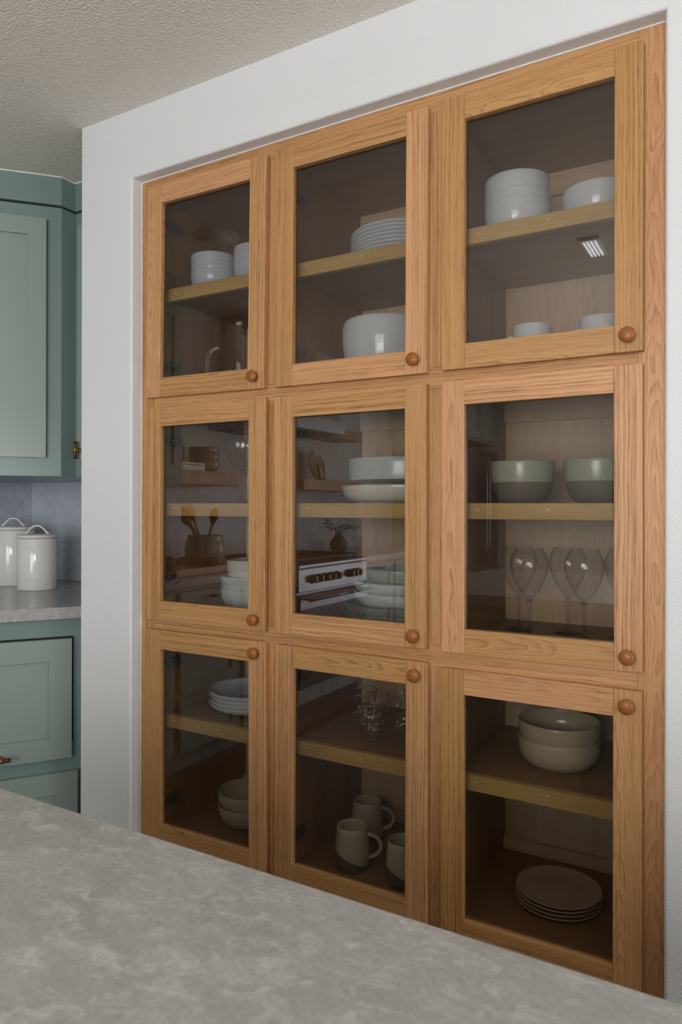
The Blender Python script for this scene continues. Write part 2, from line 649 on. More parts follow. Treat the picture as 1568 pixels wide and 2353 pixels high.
def niche_wall():
    bm = bmesh.new()
    X0, X1, ZT = 0.0, XR, CEIL
    P = {}

    def v(k, x, y, z):
        P[k] = bm.verts.new((x, y, z))
    v('a0', X0, 0, 0); v('a1', X0, 0, NZ1); v('a2', X0, 0, ZT)
    v('b0', NX0, 0, 0); v('b1', NX0, 0, NZ1); v('b2', NX0, 0, ZT)
    v('c0', NX1, 0, 0); v('c1', NX1, 0, NZ1); v('c2', NX1, 0, ZT)
    v('d0', X1, 0, 0); v('d1', X1, 0, NZ1); v('d2', X1, 0, ZT)
    v('j0', NX0, NY, 0); v('j1', NX0, NY, NZ1); v('k0', NX1, NY, 0); v('k1', NX1, NY, NZ1)
    v('e0', X0, YB, 0); v('e2', X0, YB, ZT); v('e1', X0, YB, NZ1)
    F = lambda *k: bm.faces.new([P[i] for i in k])
    F('a0', 'b0', 'b1', 'a1'); F('a1', 'b1', 'b2', 'a2'); F('b1', 'c1', 'c2', 'b2')
    F('c0', 'd0', 'd1', 'c1'); F('c1', 'd1', 'd2', 'c2')
    F('b0', 'j0', 'j1', 'b1'); F('b1', 'j1', 'k1', 'c1'); F('c1', 'k1', 'k0', 'c0')
    F('e0', 'a0', 'a1', 'e1'); F('e1', 'a1', 'a2', 'e2')
    bm.edges.ensure_lookup_table()
    sel = []
    for p, q in (('b0', 'b1'), ('b1', 'c1'), ('c1', 'c0'), ('a0', 'a1'), ('a1', 'a2')):
        e = bm.edges.get((P[p], P[q]))
        sel.append(e)
    bmesh.ops.bevel(bm, geom=sel[:3], offset=0.007, segments=4, affect='EDGES', profile=0.5)
    for f in bm.faces:
        f.smooth = False
    o = finish(bm, 'wall_front', M['wall'], None)
    return tag(o, kind='structure')


niche_wall()
wl = tag(box('wall_left', M['wall'], None, XL - 0.1, XL, YR - .1, YB + .1, 0, CEIL, 0), kind='structure')
wb = tag(box('wall_back', M['wall'], None, XL - .1, 0.0, YB, YB + 0.1, 0, CEIL, 0), kind='structure')
tag(box('wall_closet', M['wall'], None, 0.0, XR + .1, 0.62, 0.72, 0, CEIL, 0), kind='structure')


def wall_with_hole(name, axis, c0, c1, u0, u1, hu0, hu1, hz0, hz1):
    bm = bmesh.new()

    def bx(a0, a1, z0, z1):
        if axis == 'y':
            add_box(bm, a0, a1, c0, c1, z0, z1)
        else:
            add_box(bm, c0, c1, a0, a1, z0, z1)
    bx(u0, hu0, 0, CEIL); bx(hu1, u1, 0, CEIL); bx(hu0, hu1, hz1, CEIL)
    if hz0 > 0:
        bx(hu0, hu1, 0, hz0)
    return tag(finish(bm, name, M['wall']), kind='structure')


wall_with_hole('wall_rear', 'y', YR - 0.12, YR, XL - .1, XR + .1, 0.9, 3.4, 0.10, 2.15)
wall_with_hole('wall_right', 'x', XR, XR + 0.12, YR, 0.0, -2.4, -0.2, 0.0, 2.2)
bm = bmesh.new()
for a in ((.9, .95, .10, 2.15), (3.35, 3.4, .10, 2.15), (.95, 3.35, .10, .15), (.95, 3.35, 2.1, 2.15), (2.12, 2.18, .15, 2.1)):
    add_box(bm, a[0], a[1], YR + 0.055, YR + 0.09, a[2], a[3], 0.003)
tag(finish(bm, 'window_1', M['caulk']), kind='structure')
bm = bmesh.new()
for a in ((-2.4, -2.34, 0, 2.2), (-.26, -.2, 0, 2.2), (-1.33, -1.27, 0, 2.14), (-2.34, -.26, 2.14, 2.2)):
    add_box(bm, XR - 0.06, XR - 0.02, a[0], a[1], a[2], a[3], 0.003)
tag(finish(bm, 'fill_light_door', M['caulk']), kind='structure')  # frame of the added opening that carries the right fill light

# backsplash slabs lie on the two kitchen walls
box('backsplash', M['splash'], wl, XL, XL + 0.012, YR + 1.9, YB, 0.917, 1.357, 0)
box('backsplash', M['splash'], wb, XL + 0.012, 0.0, YB - 0.012, YB, 0.917, 1.357, 0)

# ------------------------------------------------------------------ the oak built-in
FY = 0.043                     # front of the face frame
YI0, YI1 = 0.063, 0.505        # inside of the boxes
cab = thing('built_in_cabinet', (0.95, FY, 0.0), 'honey oak built-in cabinet with nine glass doors set into the white wall', 'cabinet')
CO = (0.95, FY, 0.0)


def cb(name, mat, x0, x1, y0, y1, z0, z1, grain, tone=None, bevel=0.001, parent=cab):
    return box(name, mat, parent, x0, x1, y0, y1, z0, z1, bevel, grain, tone, CO)


# face frame: two full stiles, four rails between them, six mullions
SX = [(NX0 + .0015, 0.2690), (1.6300, NX1 - .0015)]
ZT = 2.2335
cb('frame_stile', M['oak'], SX[0][0], SX[0][1], FY, YI0, 0.0, ZT, 'z', 0.25)
cb('frame_stile', M['oak'], SX[1][0], SX[1][1], FY, YI0, 0.0, ZT, 'z', 0.92)
RZ = [(2.1895, ZT), (1.5315, 1.5825), (0.8680, 0.9240), (0.195, 0.2620)]
for (a, b), tn in zip(RZ, (0.5, 0.55, 0.6, 0.4)):
    cb('frame_rail', M['oak'], 0.2690, 1.6300, FY, YI0, a, b, 'x', tn)
for (a, b) in ((1.5825, 2.1895), (0.9240, 1.5315), (0.2620, 0.8680)):
    cb('frame_mullion', M['oak'], 0.6835, 0.7400, FY, YI0, a, b, 'z')
    cb('frame_mullion', M['oak'], 1.1525, 1.2155, FY, YI0, a, b, 'z')
cb('toe_board', M['oak'], 0.2690, 1.6300, FY + .012, YI0, 0.0, 0.195, 'x', 0.4)
# white sealant line where the frame meets the plaster
cb('caulk_line', M['caulk'], NX0, NX1, FY - .004, FY + .004, ZT - .0005, NZ1 + .0005, None, bevel=0)
cb('caulk_line', M['caulk'], NX0 - .0005, NX0 + .0022, FY - .004, FY + .004, 0, ZT, None, bevel=0)

CX = [(0.2630, 0.6895), (0.7340, 1.1585), (1.2100, 1.6360)]
ROWS = [(1.5825, 2.1870), (0.9240, 1.5450), (0.2620, 0.8820)]
SHZ = [1.909, 1.259, 0.617]
for ci, (x0, x1) in enumerate(CX):
    side = cb('side_panel', M['ply'], x0 - .012, x0, YI0, YI1, 0.195, 2.20, 'z', bevel=0)
    cb('side_panel', M['ply'], x1, x1 + .012, YI0, YI1, 0.195, 2.20, 'z', bevel=0)
    cb('back_panel', M['ply_back'], x0 - .012, x1 + .012, YI1, YI1 + .008, 0.195, 2.20, 'z', bevel=0)
    cb('top_panel', M['ply'], x0, x1, YI0, YI1, 2.187, 2.200, 'x', bevel=0)
    for z, th in ((1.5825, .022), (0.9240, .022), (0.2620, .022)):
        cb('deck_panel', M['ply'], x0, x1, YI0, YI1, z - th, z, 'x', bevel=0)
    # nailing strips across the backs
    cb('nailing_strip', M['ply_back'], x0, x1, YI1 - .016, YI1, 1.4935, 1.5605, 'x', bevel=.0006)
    cb('nailing_strip', M['ply_back'], x0, x1, YI1 - .016, YI1, 2.1235, 2.187, 'x', bevel=.0006)
    cb('nailing_strip', M['ply_back'], x0, x1, YI1 - .016, YI1, 0.262, 0.296, 'x', bevel=.0006)
    # shelves with a poplar front edge
    for ri, z in enumerate(SHZ):
        sh = cb('shelf', M['ply'], x0 + .004, x1 - .004, 0.0945, YI1 - .004, z - .026, z - .001, 'x', bevel=.0005)
        cb('front_edging', M['poplar'], x0 + .010, x1 - .010, 0.075, 0.0945, z - .038, z, 'x', parent=sh)
        for sx in (0.06, 0.225):
            bm = bmesh.new()
            add_box(bm, x0 + sx - CO[0], x0 + sx + .006 - CO[0], .0744 - CO[1], .0760 - CO[1], z - .0155, z - .0138)
            finish(bm, 'staple', M['caulk'], sh)
    # shelf pin holes down the front of each left hand side
    for zz in (1.964, 1.837, 1.773, 1.700, 1.372, 1.310, 1.184, 1.122, 1.060, 0.670, 0.544, 0.481, 0.420):
        bm = bmesh.new()
        add_lathe(bm, [(0, 0), (.0026, 0), (.0026, .0006), (0, .0006)], 8, 'x', org=(x0 - CO[0], 0.107 - CO[1], zz))
        finish(bm, 'pin_hole', M['black'], side)

# doors: (x0, x1, z0, z1, rotation in its own plane, knob at the top)
DW = 0.4385
DOORS = {
    'LT': (0.2562, 1.5722, 0.0125, False, (0.85, 0.5, 0.95, 0.4)), 'CT': (0.7277, 1.5680, 0.004, False, (0.3, 0.9, 0.5, 0.85)), 'RT': (1.2033, 1.5693, 0.0, False, (0.35, 0.2, 0.35, 0.35)),
    'LM': (0.2562, 0.9118, 0.001, False, (0.45, 0.5, 0.45, 0.35)), 'CM': (0.7268, 0.9112, -0.001, False, (0.55, 0.35, 0.35, 0.75)), 'RM': (1.2035, 0.9115, -0.003, False, (0.95, 0.9, 0.9, 0.25)),
    'LL': (0.2590, 0.2508, -0.004, True, (0.4, 0.8, 0.35, 0.3)), 'CL': (0.7300, 0.2490, 0.003, True, (0.7, 0.7, 0.3, 0.35)), 'RL': (1.2030, 0.2420, 0.000, True, (0.15, 0.6, 0.9, 0.3)),
}
DH = 0.6320
KN = [(0.0, .0), (0.0088, .0), (0.0078, .006), (0.0074, .010), (0.0095, .0135), (0.0140, .0160), (0.0160, .0185), (0.0162, .0205), (0.0150, .0230), (0.0118, .0256), (0.0066, .0273), (0.0, .0278)]
for key in ('LT', 'CT', 'RT', 'LM', 'CM', 'RM', 'LL', 'CL', 'RL'):
    x0, z0, rot, top, tn = DOORS[key]
    d = part_empty('cabinet_door', cab, (x0 + DW / 2 - CO[0], 0.024 - CO[1], z0 + DH / 2), (0, rot, 0))
    W, H, ST, RL_ = DW / 2, DH / 2, 0.0558, 0.0570

    def db(name, mat, a, b, c, e, y0=0.0, y1=0.0185, grain=None, tone=None, bev=.0014):
        bm = bmesh.new()
        add_box(bm, a, b, y0, y1, c, e, bev)
        return finish(bm, name, mat, d, grain=grain, tone=tone)
    db('door_stile', M['oak'], -W, -W + ST, -H, H, grain='z', tone=tn[0])
    db('door_stile', M['oak'], W - ST - .0005, W, -H, H, grain='z', tone=tn[1])
    db('door_rail', M['oak'], -W + ST, W - ST - .0005, H - RL_, H, .0003, .0185, 'x', tn[2], .0008)
    db('door_rail', M['oak'], -W + ST, W - ST - .0005, -H, -H + RL_, .0003, .0185, 'x', tn[3], .0008)
    db('glass_pane', M['pane'], -W + ST - .003, W - ST + .003, -H + RL_ - .003, H - RL_ + .003, .0115, .0145, bev=0)
    bm = bmesh.new()
    kz = (H - .030) if top else (-H + .032)
    add_lathe(bm, [(r, h) for r, h in KN], 24, 'y', org=(W - .0285, 0, kz))
    finish(bm, 'knob', M['knob'], d, True)
    for hz in (H - .092, -H + .110) if not top else (H - .114, -H + .094):
        bm = bmesh.new()
        add_box(bm, -W + .008, -W + .020, .078, .122, hz - .015, hz + .015, .001)      # mounting plate on the cabinet side
        add_box(bm, -W + .018, -W + .030, .030, .112, hz - .007, hz + .007, .0015)      # arm
        add_lathe(bm, [(0, 0), (.0055, 0), (.0055, .003), (0, .003)], 12, 'x', org=(-W + .030, .104, hz))
        add_box(bm, -W + .0195, -W + .0325, .082, .092, hz - .006, hz + .006, .001)
        add_lathe(bm, [(0, 0), (.0165, 0), (.0165, .012), (0, .012)], 20, 'y', org=(-W + .030, .0305, hz))
        finish(bm, 'hinge', M['hinge'], d)


# ------------------------------------------------------------------ crockery builders
def bowl_profile(r, h, rb, hc, th=0.0035, foot=0.003, p=2.0):
    """rb base radius, hc height of the curve before the wall runs straight to the rim"""
    out = [(0.0, foot), (rb * .82, foot), (rb * .86, 0.0), (rb, 0.0), (rb, foot)]
    n = 12
    for i in range(1, n + 1):
        a = i / n * PI / 2
        out.append((rb + (r - rb) * math.sin(a) ** (2.0 / p), foot + (hc - foot) * (1 - math.cos(a)) ** (2.0 / p)))
    if h > hc + 1e-5:
        out.append((r, hc + (h - hc) * .5))
    out += [(r, h - th * .5), (r - th * .25, h - th * .1), (r - th * .5, h), (r - th * .8, h - th * .12), (r - th, h - th * .6)]
    inn = []
    for i in range(n, -1, -1):
        a = i / n * PI / 2
        inn.append((rb * .9 + (r - th - rb * .9) * math.sin(a) ** (2.0 / p), foot + th + (hc - foot - th) * (1 - math.cos(a)) ** (2.0 / p)))
    return out + inn + [(0.0, foot + th)]


def bowl(name, mat, r, h, rb, hc, loc, label, cat='bowl', group=None, th=0.0035, p=2.0, rz=0.0, seg=56):
    bm = bmesh.new()
    add_lathe(bm, bowl_profile(r, h, rb, hc, th, 0.003, p), seg)
    o = finish(bm, name, mat, None, True, loc)
    o.rotation_euler = (0, 0, rz)
    return tag(o, label, cat, group)


def dup(o, loc, label, group=None):
    return copy_tree(o, loc, None, label, group)


def plate_profile(r, h, rw, th=0.0035):
    """coupe plate: flat well of radius rw, rim lifting to h"""
    out = [(0, .002), (rw * .8, .002), (rw * .84, 0), (rw * .92, 0), (rw * .95, .002)]
    for i in range(1, 9):
        t = i / 8
        out.append((rw * .95 + (r - rw * .95) * t, .002 + (h - th * .7 - .002) * t ** 1.8))
    out += [(r + .0008, h - th * .3), (r, h), (r - .002, h)]
    for i in range(8, -1, -1):
        t = i / 8
        out.append((rw * .95 + (r - .003 - rw * .95) * t, .002 + th + (h - .001 - .002 - th) * t ** 1.8))
    return out + [(0, .002 + th)]


ORD = ['lowest', 'second from the bottom', 'third from the bottom', 'fourth from the bottom', 'fifth from the bottom', 'sixth from the bottom', 'topmost']

# --- upper left cupboard: pale grey bowls, glass jug, cups
g = 'pale grey bowls in the upper left cupboard'
S1 = (0.370, 0.200)
b0 = bowl('cereal_bowl', M['ice'], .073, .069, .036, .058, (S1[0], S1[1], SHZ[0]), 'pale grey glazed bowl, lowest of the left stack in the upper left cupboard', group=g, p=2.3)
dup(b0, (S1[0] + .001, S1[1], SHZ[0] + .0245), 'pale grey glazed bowl, middle of the left stack in the upper left cupboard')
dup(b0, (S1[0], S1[1], SHZ[0] + .049), 'pale grey glazed bowl, topmost of the left stack in the upper left cupboard')
S2 = (0.528, 0.215)
for i, w in enumerate(('lowest', 'middle', 'topmost')):
    dup(b0, (S2[0], S2[1], SHZ[0] + .026 * i), 'pale grey glazed bowl, %s of the right stack in the upper left cupboard' % w)


def glass_jug():
    t = thing('glass_jug', (0.482, 0.20, ROWS[0][0]), 'tall clear glass jug with a looped handle in the upper left cupboard', 'jug', rz=math.radians(205))
    r, h, th = .066, .218, .0022
    pr = [(0, 0), (.05, 0), (.060, .002), (.0655, .010), (r, .03), (r, .12), (r, .205), (r + .001, .214), (r + .0022, h), (r + .0008, h + .0022), (r - .0018, h + .0012), (r - th, .205), (r - th, .03), (.060, .010), (.05, .006), (0, .006)]
    bm = bmesh.new()

    def spout(a, z):
        k = max(0, (z - .19) / .03)
        return .008 * k * max(0, math.cos(a - PI)) ** 8
    add_lathe(bm, pr, 56, wob=spout)
    finish(bm, 'jug_body', M['thin_glass'], t, True)
    bm = bmesh.new()
    pts = [(r - .0005, 0, .150), (r + .012, 0, .157), (r + .028, 0, .152), (r + .040, 0, .136), (r + .045, 0, .105), (r + .044, 0, .07), (r + .036, 0, .045), (r + .018, 0, .036), (r - .0005, 0, .035)]
    fine = []
    for i in range(len(pts) - 1):
        for k in range(4):
            s = k / 4
            fine.append(tuple(pts[i][j] * (1 - s) + pts[i + 1][j] * s for j in range(3)))
    fine.append(pts[-1])
    add_tube(bm, fine, [.0085 if i in (0, 1, len(fine) - 2, len(fine) - 1) else .0062 for i in range(len(fine))], 12)
    finish(bm, 'handle', M['glass'], t, True)
    return t


glass_jug()
g = 'cups stacked behind the glass jug'
cx_, cy_ = 0.489, 0.335
cb0 = bowl('small_cup', M['blue'], .042, .050, .024, .04, (cx_ + .01, cy_ - .01, ROWS[0][0]), 'light blue small cup, lowest behind the glass jug', 'cup', g)
c1 = bowl('small_cup', M['celadon'], .040, .050, .024, .04, (cx_ + .012, cy_, ROWS[0][0] + .045), 'pale small cup stacked directly on the light blue cup', 'cup', g)
dup(c1, (cx_ + .011, cy_, ROWS[0][0] + .080), 'pale small cup, second from the top behind the glass jug')
dup(c1, (cx_ + .013, cy_, ROWS[0][0] + .115), 'pale small cup, topmost behind the glass jug')


# --- wine glasses
def smooth_profile(pts, n=4):
    """Catmull-Rom through (r, z) points"""
    out = []
    for i in range(len(pts) - 1):
        p = [pts[max(i - 1, 0)], pts[i], pts[i + 1], pts[min(i + 2, len(pts) - 1)]]
        for k in range(n):
            t = k / n
            out.append(tuple(.5 * (2 * p[1][d] + (p[2][d] - p[0][d]) * t + (2 * p[0][d] - 5 * p[1][d] + 4 * p[2][d] - p[3][d]) * t * t + (3 * p[1][d] - p[0][d] - 3 * p[2][d] + p[3][d]) * t ** 3) for d in (0, 1)))
    out.append(pts[-1])
    return out


GLASS_CUP = [(.0067, .090), (.0125, .1005), (.0245, .119), (.0362, .140), (.0435, .160), (.0464, .1805), (.0441, .200), (.0336, .2217)]


def stem_profile():
    return [(0, 0), (.034, 0), (.0344, .0008), (.034, .0016), (.021, .0035), (.010, .008), (.0056, .013), (.0038, .022), (.0035, .05), (.0038, .068), (.0048, .080), (.0067, .090), (.0088, .0945), (0, .0985)]


def cup_profile():
    o = smooth_profile(GLASS_CUP)
    inn = [(max(r - .0011, .0005), z) for r, z in reversed(o) if z > .102]
    return [(0, .0935)] + o + [(.0331, .2222)] + inn + [(.006, .1005), (0, .0995)]


def wine_glass(loc, label, group):
    t = thing('wine_glass', loc, label, 'wine glass', group)
    bm = bmesh.new()
    add_lathe(bm, stem_profile(), 40)
    finish(bm, 'stem_and_foot', M['stem_glass'], t, True)
    bm = bmesh.new()
    add_lathe(bm, cup_profile(), 56)
    finish(bm, 'glass_bowl', M['thin_glass'], t, True)
    return t


GW = 'wine glasses in the middle right cupboard'
w0 = wine_glass((1.3505, 0.245, ROWS[1][0]), 'stemmed wine glass, second from the left in the middle right cupboard', GW)
copy_tree(w0, (1.297, 0.339, ROWS[1][0]), 0, 'stemmed wine glass farthest left in the middle right cupboard')
copy_tree(w0, (1.422, 0.348, ROWS[1][0]), 0, 'stemmed wine glass, third from the left in the middle right cupboard')
copy_tree(w0, (1.481, 0.258, ROWS[1][0]), 0, 'stemmed wine glass nearest the middle right door, fourth from the left')
copy_tree(w0, (1.558, 0.350, ROWS[1][0]), 0, 'stemmed wine glass cut off by the right stile of the middle right door')
GW2 = 'wine glasses in the middle left cupboard'
copy_tree(w0, (0.470, 0.205, SHZ[1]), 0, 'stemmed wine glass on the middle left shelf, nearer the door', GW2)
copy_tree(w0, (0.453, 0.250, SHZ[1]), 0, 'stemmed wine glass on the middle left shelf, farther back', GW2)

# --- middle left cupboard, deck: stack of bowls
g = 'stacked bowls in the middle left cupboard'
bx_, by_ = 0.500, 0.245
b1 = bowl('wide_bowl', M['celadon'], .108, .072, .050, .066, (bx_, by_, ROWS[1][0]), 'pale wide bowl, lowest of the stack in the middle left cupboard', group=g, p=2.1)
dup(b1, (bx_ + .002, by_, ROWS[1][0] + .020), 'pale wide bowl, second from the bottom in the middle left cupboard')
dup(b1, (bx_ - .001, by_ + .001, ROWS[1][0] + .041), 'pale wide bowl, third from the bottom in the middle left cupboard')
b2 = bowl('small_bowl', M['cream'], .092, .064, .044, .058, (bx_ + .006, by_, ROWS[1][0] + .074), 'off-white smaller bowl resting on the wide bowls in the middle left cupboard', group=g, p=2.1)
dup(b2, (bx_ + .004, by_, ROWS[1][0] + .099), 'off-white smaller bowl, topmost in the middle left cupboard')

# --- lower left cupboard
g = 'shallow bowls on the lower left shelf'
bm = bmesh.new()
add_lathe(bm, bowl_profile(.133, .034, .066, .033, .003, .002, 2.0), 64)
p0 = tag(finish(bm, 'pasta_plate', M['white'], None, True, (0.478, 0.255, SHZ[2])), 'white shallow pasta plate, lowest of four on the lower left shelf', 'plate', g)
for i, w in enumerate(('second from the bottom of four', 'third from the bottom of four', 'topmost of four')):
    dup(p0, (0.478 + .002 * (i % 2), 0.255, SHZ[2] + .0118 * (i + 1)), 'white shallow pasta plate, %s on the lower left shelf' % w)
g = 'taupe bowls in the lower left cupboard'
b3 = bowl('stoneware_bowl', M['taupe'], .092, .066, .055, .052, (0.470, 0.248, ROWS[2][0]), 'taupe speckled bowl, lower of two on the floor of the lower left cupboard', group=g, p=2.4)
dup(b3, (0.470, 0.247, ROWS[2][0] + .041), 'taupe speckled bowl, upper of two on the floor of the lower left cupboard')

# --- upper centre cupboard
g = 'white plates on the upper centre shelf'
bm = bmesh.new()
add_lathe(bm, plate_profile(.1385, .0155, .095), 72)
p1 = tag(finish(bm, 'dinner_plate', M['white'], None, True, (1.0, 0.236, SHZ[0])), 'white dinner plate, lowest of seven on the upper centre shelf', 'plate', g)
for i in range(1, 7):
    dup(p1, (1.0 + .0015 * math.sin(i * 2.1), 0.236, SHZ[0] + .0102 * i), 'white dinner plate, %s of seven on the upper centre shelf' % ORD[i])
bm = bmesh.new()
o_ = smooth_profile([(.060, .002), (.082, .010), (.101, .036), (.113, .075), (.1190, .115), (.1200, .145), (.1175, .165), (.1130, .174)], 4)
add_lathe(bm, [(0, .003), (.050, .003), (.052, 0), (.060, 0)] + o_ + [(.1105, .1755), (.108, .1735)] + [(r - .0055, z + .002) for r, z in reversed(o_[2:-1])] + [(.05, .010), (0, .008)], 72)
tag(finish(bm, 'mixing_bowl', M['white'], None, True, (0.953, 0.232, ROWS[0][0])), 'large deep white mixing bowl in the upper centre cupboard', 'bowl')

# --- middle centre cupboard
bowl('serving_bowl', M['cream'], .178, .049, .140, .046, (1.004, 0.262, SHZ[1]), 'wide low cream serving bowl under a grey bowl on the middle centre shelf', p=1.8, th=.004, seg=72)
bowl('serving_bowl', M['two_tone_big'], .1580, .112, .128, .085, (1.004, 0.258, SHZ[1] + .0085), 'grey-blue serving bowl with dark base, nested in the low cream bowl', p=2.4, th=.004, seg=72)
g = 'stacked dishes in the middle centre cupboard'
dx, dy, dz = 0.992, 0.256, ROWS[1][0]
b4 = bowl('shallow_dish', M['brown_ware'], .160, .044, .110, .041, (dx, dy, dz), 'dark brown shallow dish, lowest of the stack in the middle centre cupboard', 'dish', g, p=2.2, seg=72)
dup(b4, (dx + .001, dy, dz + .021), 'dark brown shallow dish, second from the bottom in the middle centre cupboard')
b5 = bowl('shallow_dish', M['celadon'], .134, .046, .095, .043, (dx + .003, dy, dz + .050), 'pale celadon dish resting on the dark brown dishes', 'dish', g, p=2.4, seg=72)
dup(b5, (dx + .002, dy, dz + .078), 'pale celadon dish just below the sage bowl in the middle centre cupboard')
bowl('sage_bowl', M['sage_ware'], .104, .052, .070, .046, (dx + .006, dy, dz + .104), 'sage green small bowl, topmost of the stack in the middle centre cupboard', 'bowl', g, p=2.4)


# --- lower centre cupboard: tumblers and mugs
def tumbler(loc, label, group, rz=0):
    t = thing('tumbler', loc, label, 'glass', group, rz)
    H, rt, rb, th = .105, .0435, .0315, .003
    prof = [(0, .001), (rb * .8, 0), (rb, .002), (rb + .0008, .008), (rb - .0012, .016)]
    for i in range(1, 10):
        q = i / 9
        prof.append((rb - .001 + (rt - rb + .001) * q ** 1.15, .016 + (H - .016) * q))
    prof += [(rt - th * .4, H + .001), (rt - th, H - .001)]
    for i in range(8, -1, -1):
        q = i / 9
        prof.append((rb - .001 - th + (rt - rb + .001) * q ** 1.15, .017 + (H - .017) * q))
    prof.append((0, .015))
    bm = bmesh.new()

    def wob(a, z):
        if z < .018 or z > .090:
            return 0
        return .0011 * math.sin(7 * a + z * 160) * math.sin(z * 210 + 3 * a)
    add_lathe(bm, prof, 56, wob=wob)
    finish(bm, 'tumbler_body', M['tumbler'], t, True)
    return t


g = 'dimpled tumblers on the lower centre shelf'
t0 = tumbler((0.937, 0.187, SHZ[2]), 'dimpled clear tumbler in front, nearest the lower centre door', g)
copy_tree(t0, (0.855, 0.288, SHZ[2]), 1.1, 'dimpled clear tumbler at the back left of the lower centre shelf')
copy_tree(t0, (0.972, 0.305, SHZ[2]), 2.3, 'dimpled clear tumbler at the back right of the lower centre shelf')
copy_tree(t0, (1.076, 0.215, SHZ[2]), 3.0, 'dimpled clear tumbler mostly hidden by the right stile of the lower centre door')


def mug(loc, label, group, rz):
    t = thing('mug', loc, label, 'mug', group, rz)
    H, rt, rm, th = .114, .0420, .0475, .0038
    pr = [(0, .002), (rm * .80, .002), (rm * .84, 0), (rm * .93, 0), (rm * .985, .004), (rm, .012), (rm, .030), (rm * .995, .05), (rm * .965, .075), (rt + .0015, .098), (rt, H - .002), (rt - th * .5, H), (rt - th, H - .002),
          (rt - th + .001, .098), (rm * .965 - th, .075), (rm - th, .05), (rm - th, .015), (rm * .8, .0075), (0, .0065)]
    bm = bmesh.new()
    add_lathe(bm, pr, 48)
    finish(bm, 'mug_body', M['mug'], t, True)
    bm = bmesh.new()
    pts = []
    for i in range(21):
        a = PI * .5 - PI * i / 20
        cxx = rm - .005
        pts.append((cxx + math.cos(a) * .037 * (1.0), 0, .060 + math.sin(a) * .031))
    pts[0] = (rt - .001, 0, .0905)
    pts[-1] = (rm - .003, 0, .0285)
    add_tube(bm, pts, [.0075] + [.0056] * 19 + [.0075], 12, flat=1.25)
    finish(bm, 'handle', M['mug_handle'], t, True)
    return t


M['mug_handle'] = ceramic('mug_handle_glaze', (192, 179, 156), 0.26, (130, 122, 104), 0.6)
g = 'dipped stoneware mugs in the lower centre cupboard'
m0 = mug((0.883, 0.176, ROWS[2][0]), 'speckled stoneware mug with dark dipped base, front left in the lower centre cupboard', g, math.radians(22))
copy_tree(m0, (0.838, 0.348, ROWS[2][0]), math.radians(24), 'speckled stoneware mug with dark dipped base standing behind the others')
copy_tree(m0, (1.043, 0.168, ROWS[2][0]), math.radians(20), 'speckled stoneware mug with dark dipped base, half hidden by the right stile')

# --- upper right cupboard
g = 'white bowls on the upper right shelf'
b6 = bowl('white_bowl', M['white'], .0795, .079, .052, .060, (1.331, 0.200, SHZ[0]), 'glossy white bowl, lowest of three on the upper right shelf', group=g, p=2.6)
dup(b6, (1.331, 0.2005, SHZ[0] + .0235), 'glossy white bowl, middle of three on the upper right shelf')
bowl('white_bowl', M['white'], .0792, .100, .046, .072, (1.3305, 0.200, SHZ[0] + .0395), 'glossy white deeper bowl, topmost of three on the upper right shelf', group=g, p=2.6)
dup(b6, (1.519, 0.208, SHZ[0]), 'single glossy white bowl at the right of the upper right shelf')


def cup(loc, label, group, rz):
    t = thing('cup', loc, label, 'cup', group, rz)
    bm = bmesh.new()
    add_lathe(bm, bowl_profile(.0460, .098, .034, .040, .003, .002, 2.6), 48)
    finish(bm, 'cup_body', M['white'], t, True)
    bm = bmesh.new()
    pts = [(.044 + .027 * math.sin(PI * i / 16) ** .8, 0, .048 + .026 * math.cos(PI * i / 16)) for i in range(17)]
    add_tube(bm, pts, .0045, 10, flat=1.3)
    finish(bm, 'handle', M['white'], t, True)
    return t


g = 'white cups in the upper right cupboard'
k0 = cup((1.378, 0.165, ROWS[0][0]), 'white cup with its handle turned left, the left one in the upper right cupboard', g, math.radians(196))
copy_tree(k0, (1.534, 0.165, ROWS[0][0]), math.radians(192), 'white cup nearest the right stile in the upper right cupboard')

# --- middle right cupboard shelf
g = 'two-tone bowls on the middle right shelf'
b7 = bowl('stoneware_bowl', M['two_tone'], .0785, .104, .046, .090, (1.335, 0.235, SHZ[1]), 'sage and brown two-tone stoneware bowl, left one on the middle right shelf', group=g, p=2.2)
dup(b7, (1.516, 0.235, SHZ[1]), 'sage and brown two-tone stoneware bowl, right one on the middle right shelf')

# --- lower right cupboard
g = 'taupe bowls on the lower right shelf'
b8 = bowl('stoneware_bowl', M['taupe'], .0975, .072, .060, .052, (1.423, 0.250, SHZ[2]), 'speckled taupe bowl, lower of two on the lower right shelf', group=g, p=2.5)
dup(b8, (1.423, 0.2505, SHZ[2] + .0395), 'speckled taupe bowl, upper of two on the lower right shelf')
g = 'taupe plates in the lower right cupboard'
bm = bmesh.new()
add_lathe(bm, plate_profile(.1025, .0165, .066, .0035), 64)
p2 = tag(finish(bm, 'side_plate', M['plate_taupe'], None, True, (1.416, 0.272, ROWS[2][0])), 'matte taupe plate, lowest of four on the floor of the lower right cupboard', 'plate', g)
for i, w in enumerate(('second from the bottom of four', 'third from the bottom of four', 'topmost of four')):
    dup(p2, (1.416 + .001 * i, 0.272, ROWS[2][0] + .0094 * (i + 1)), 'matte taupe plate, %s in the lower right cupboard' % w)

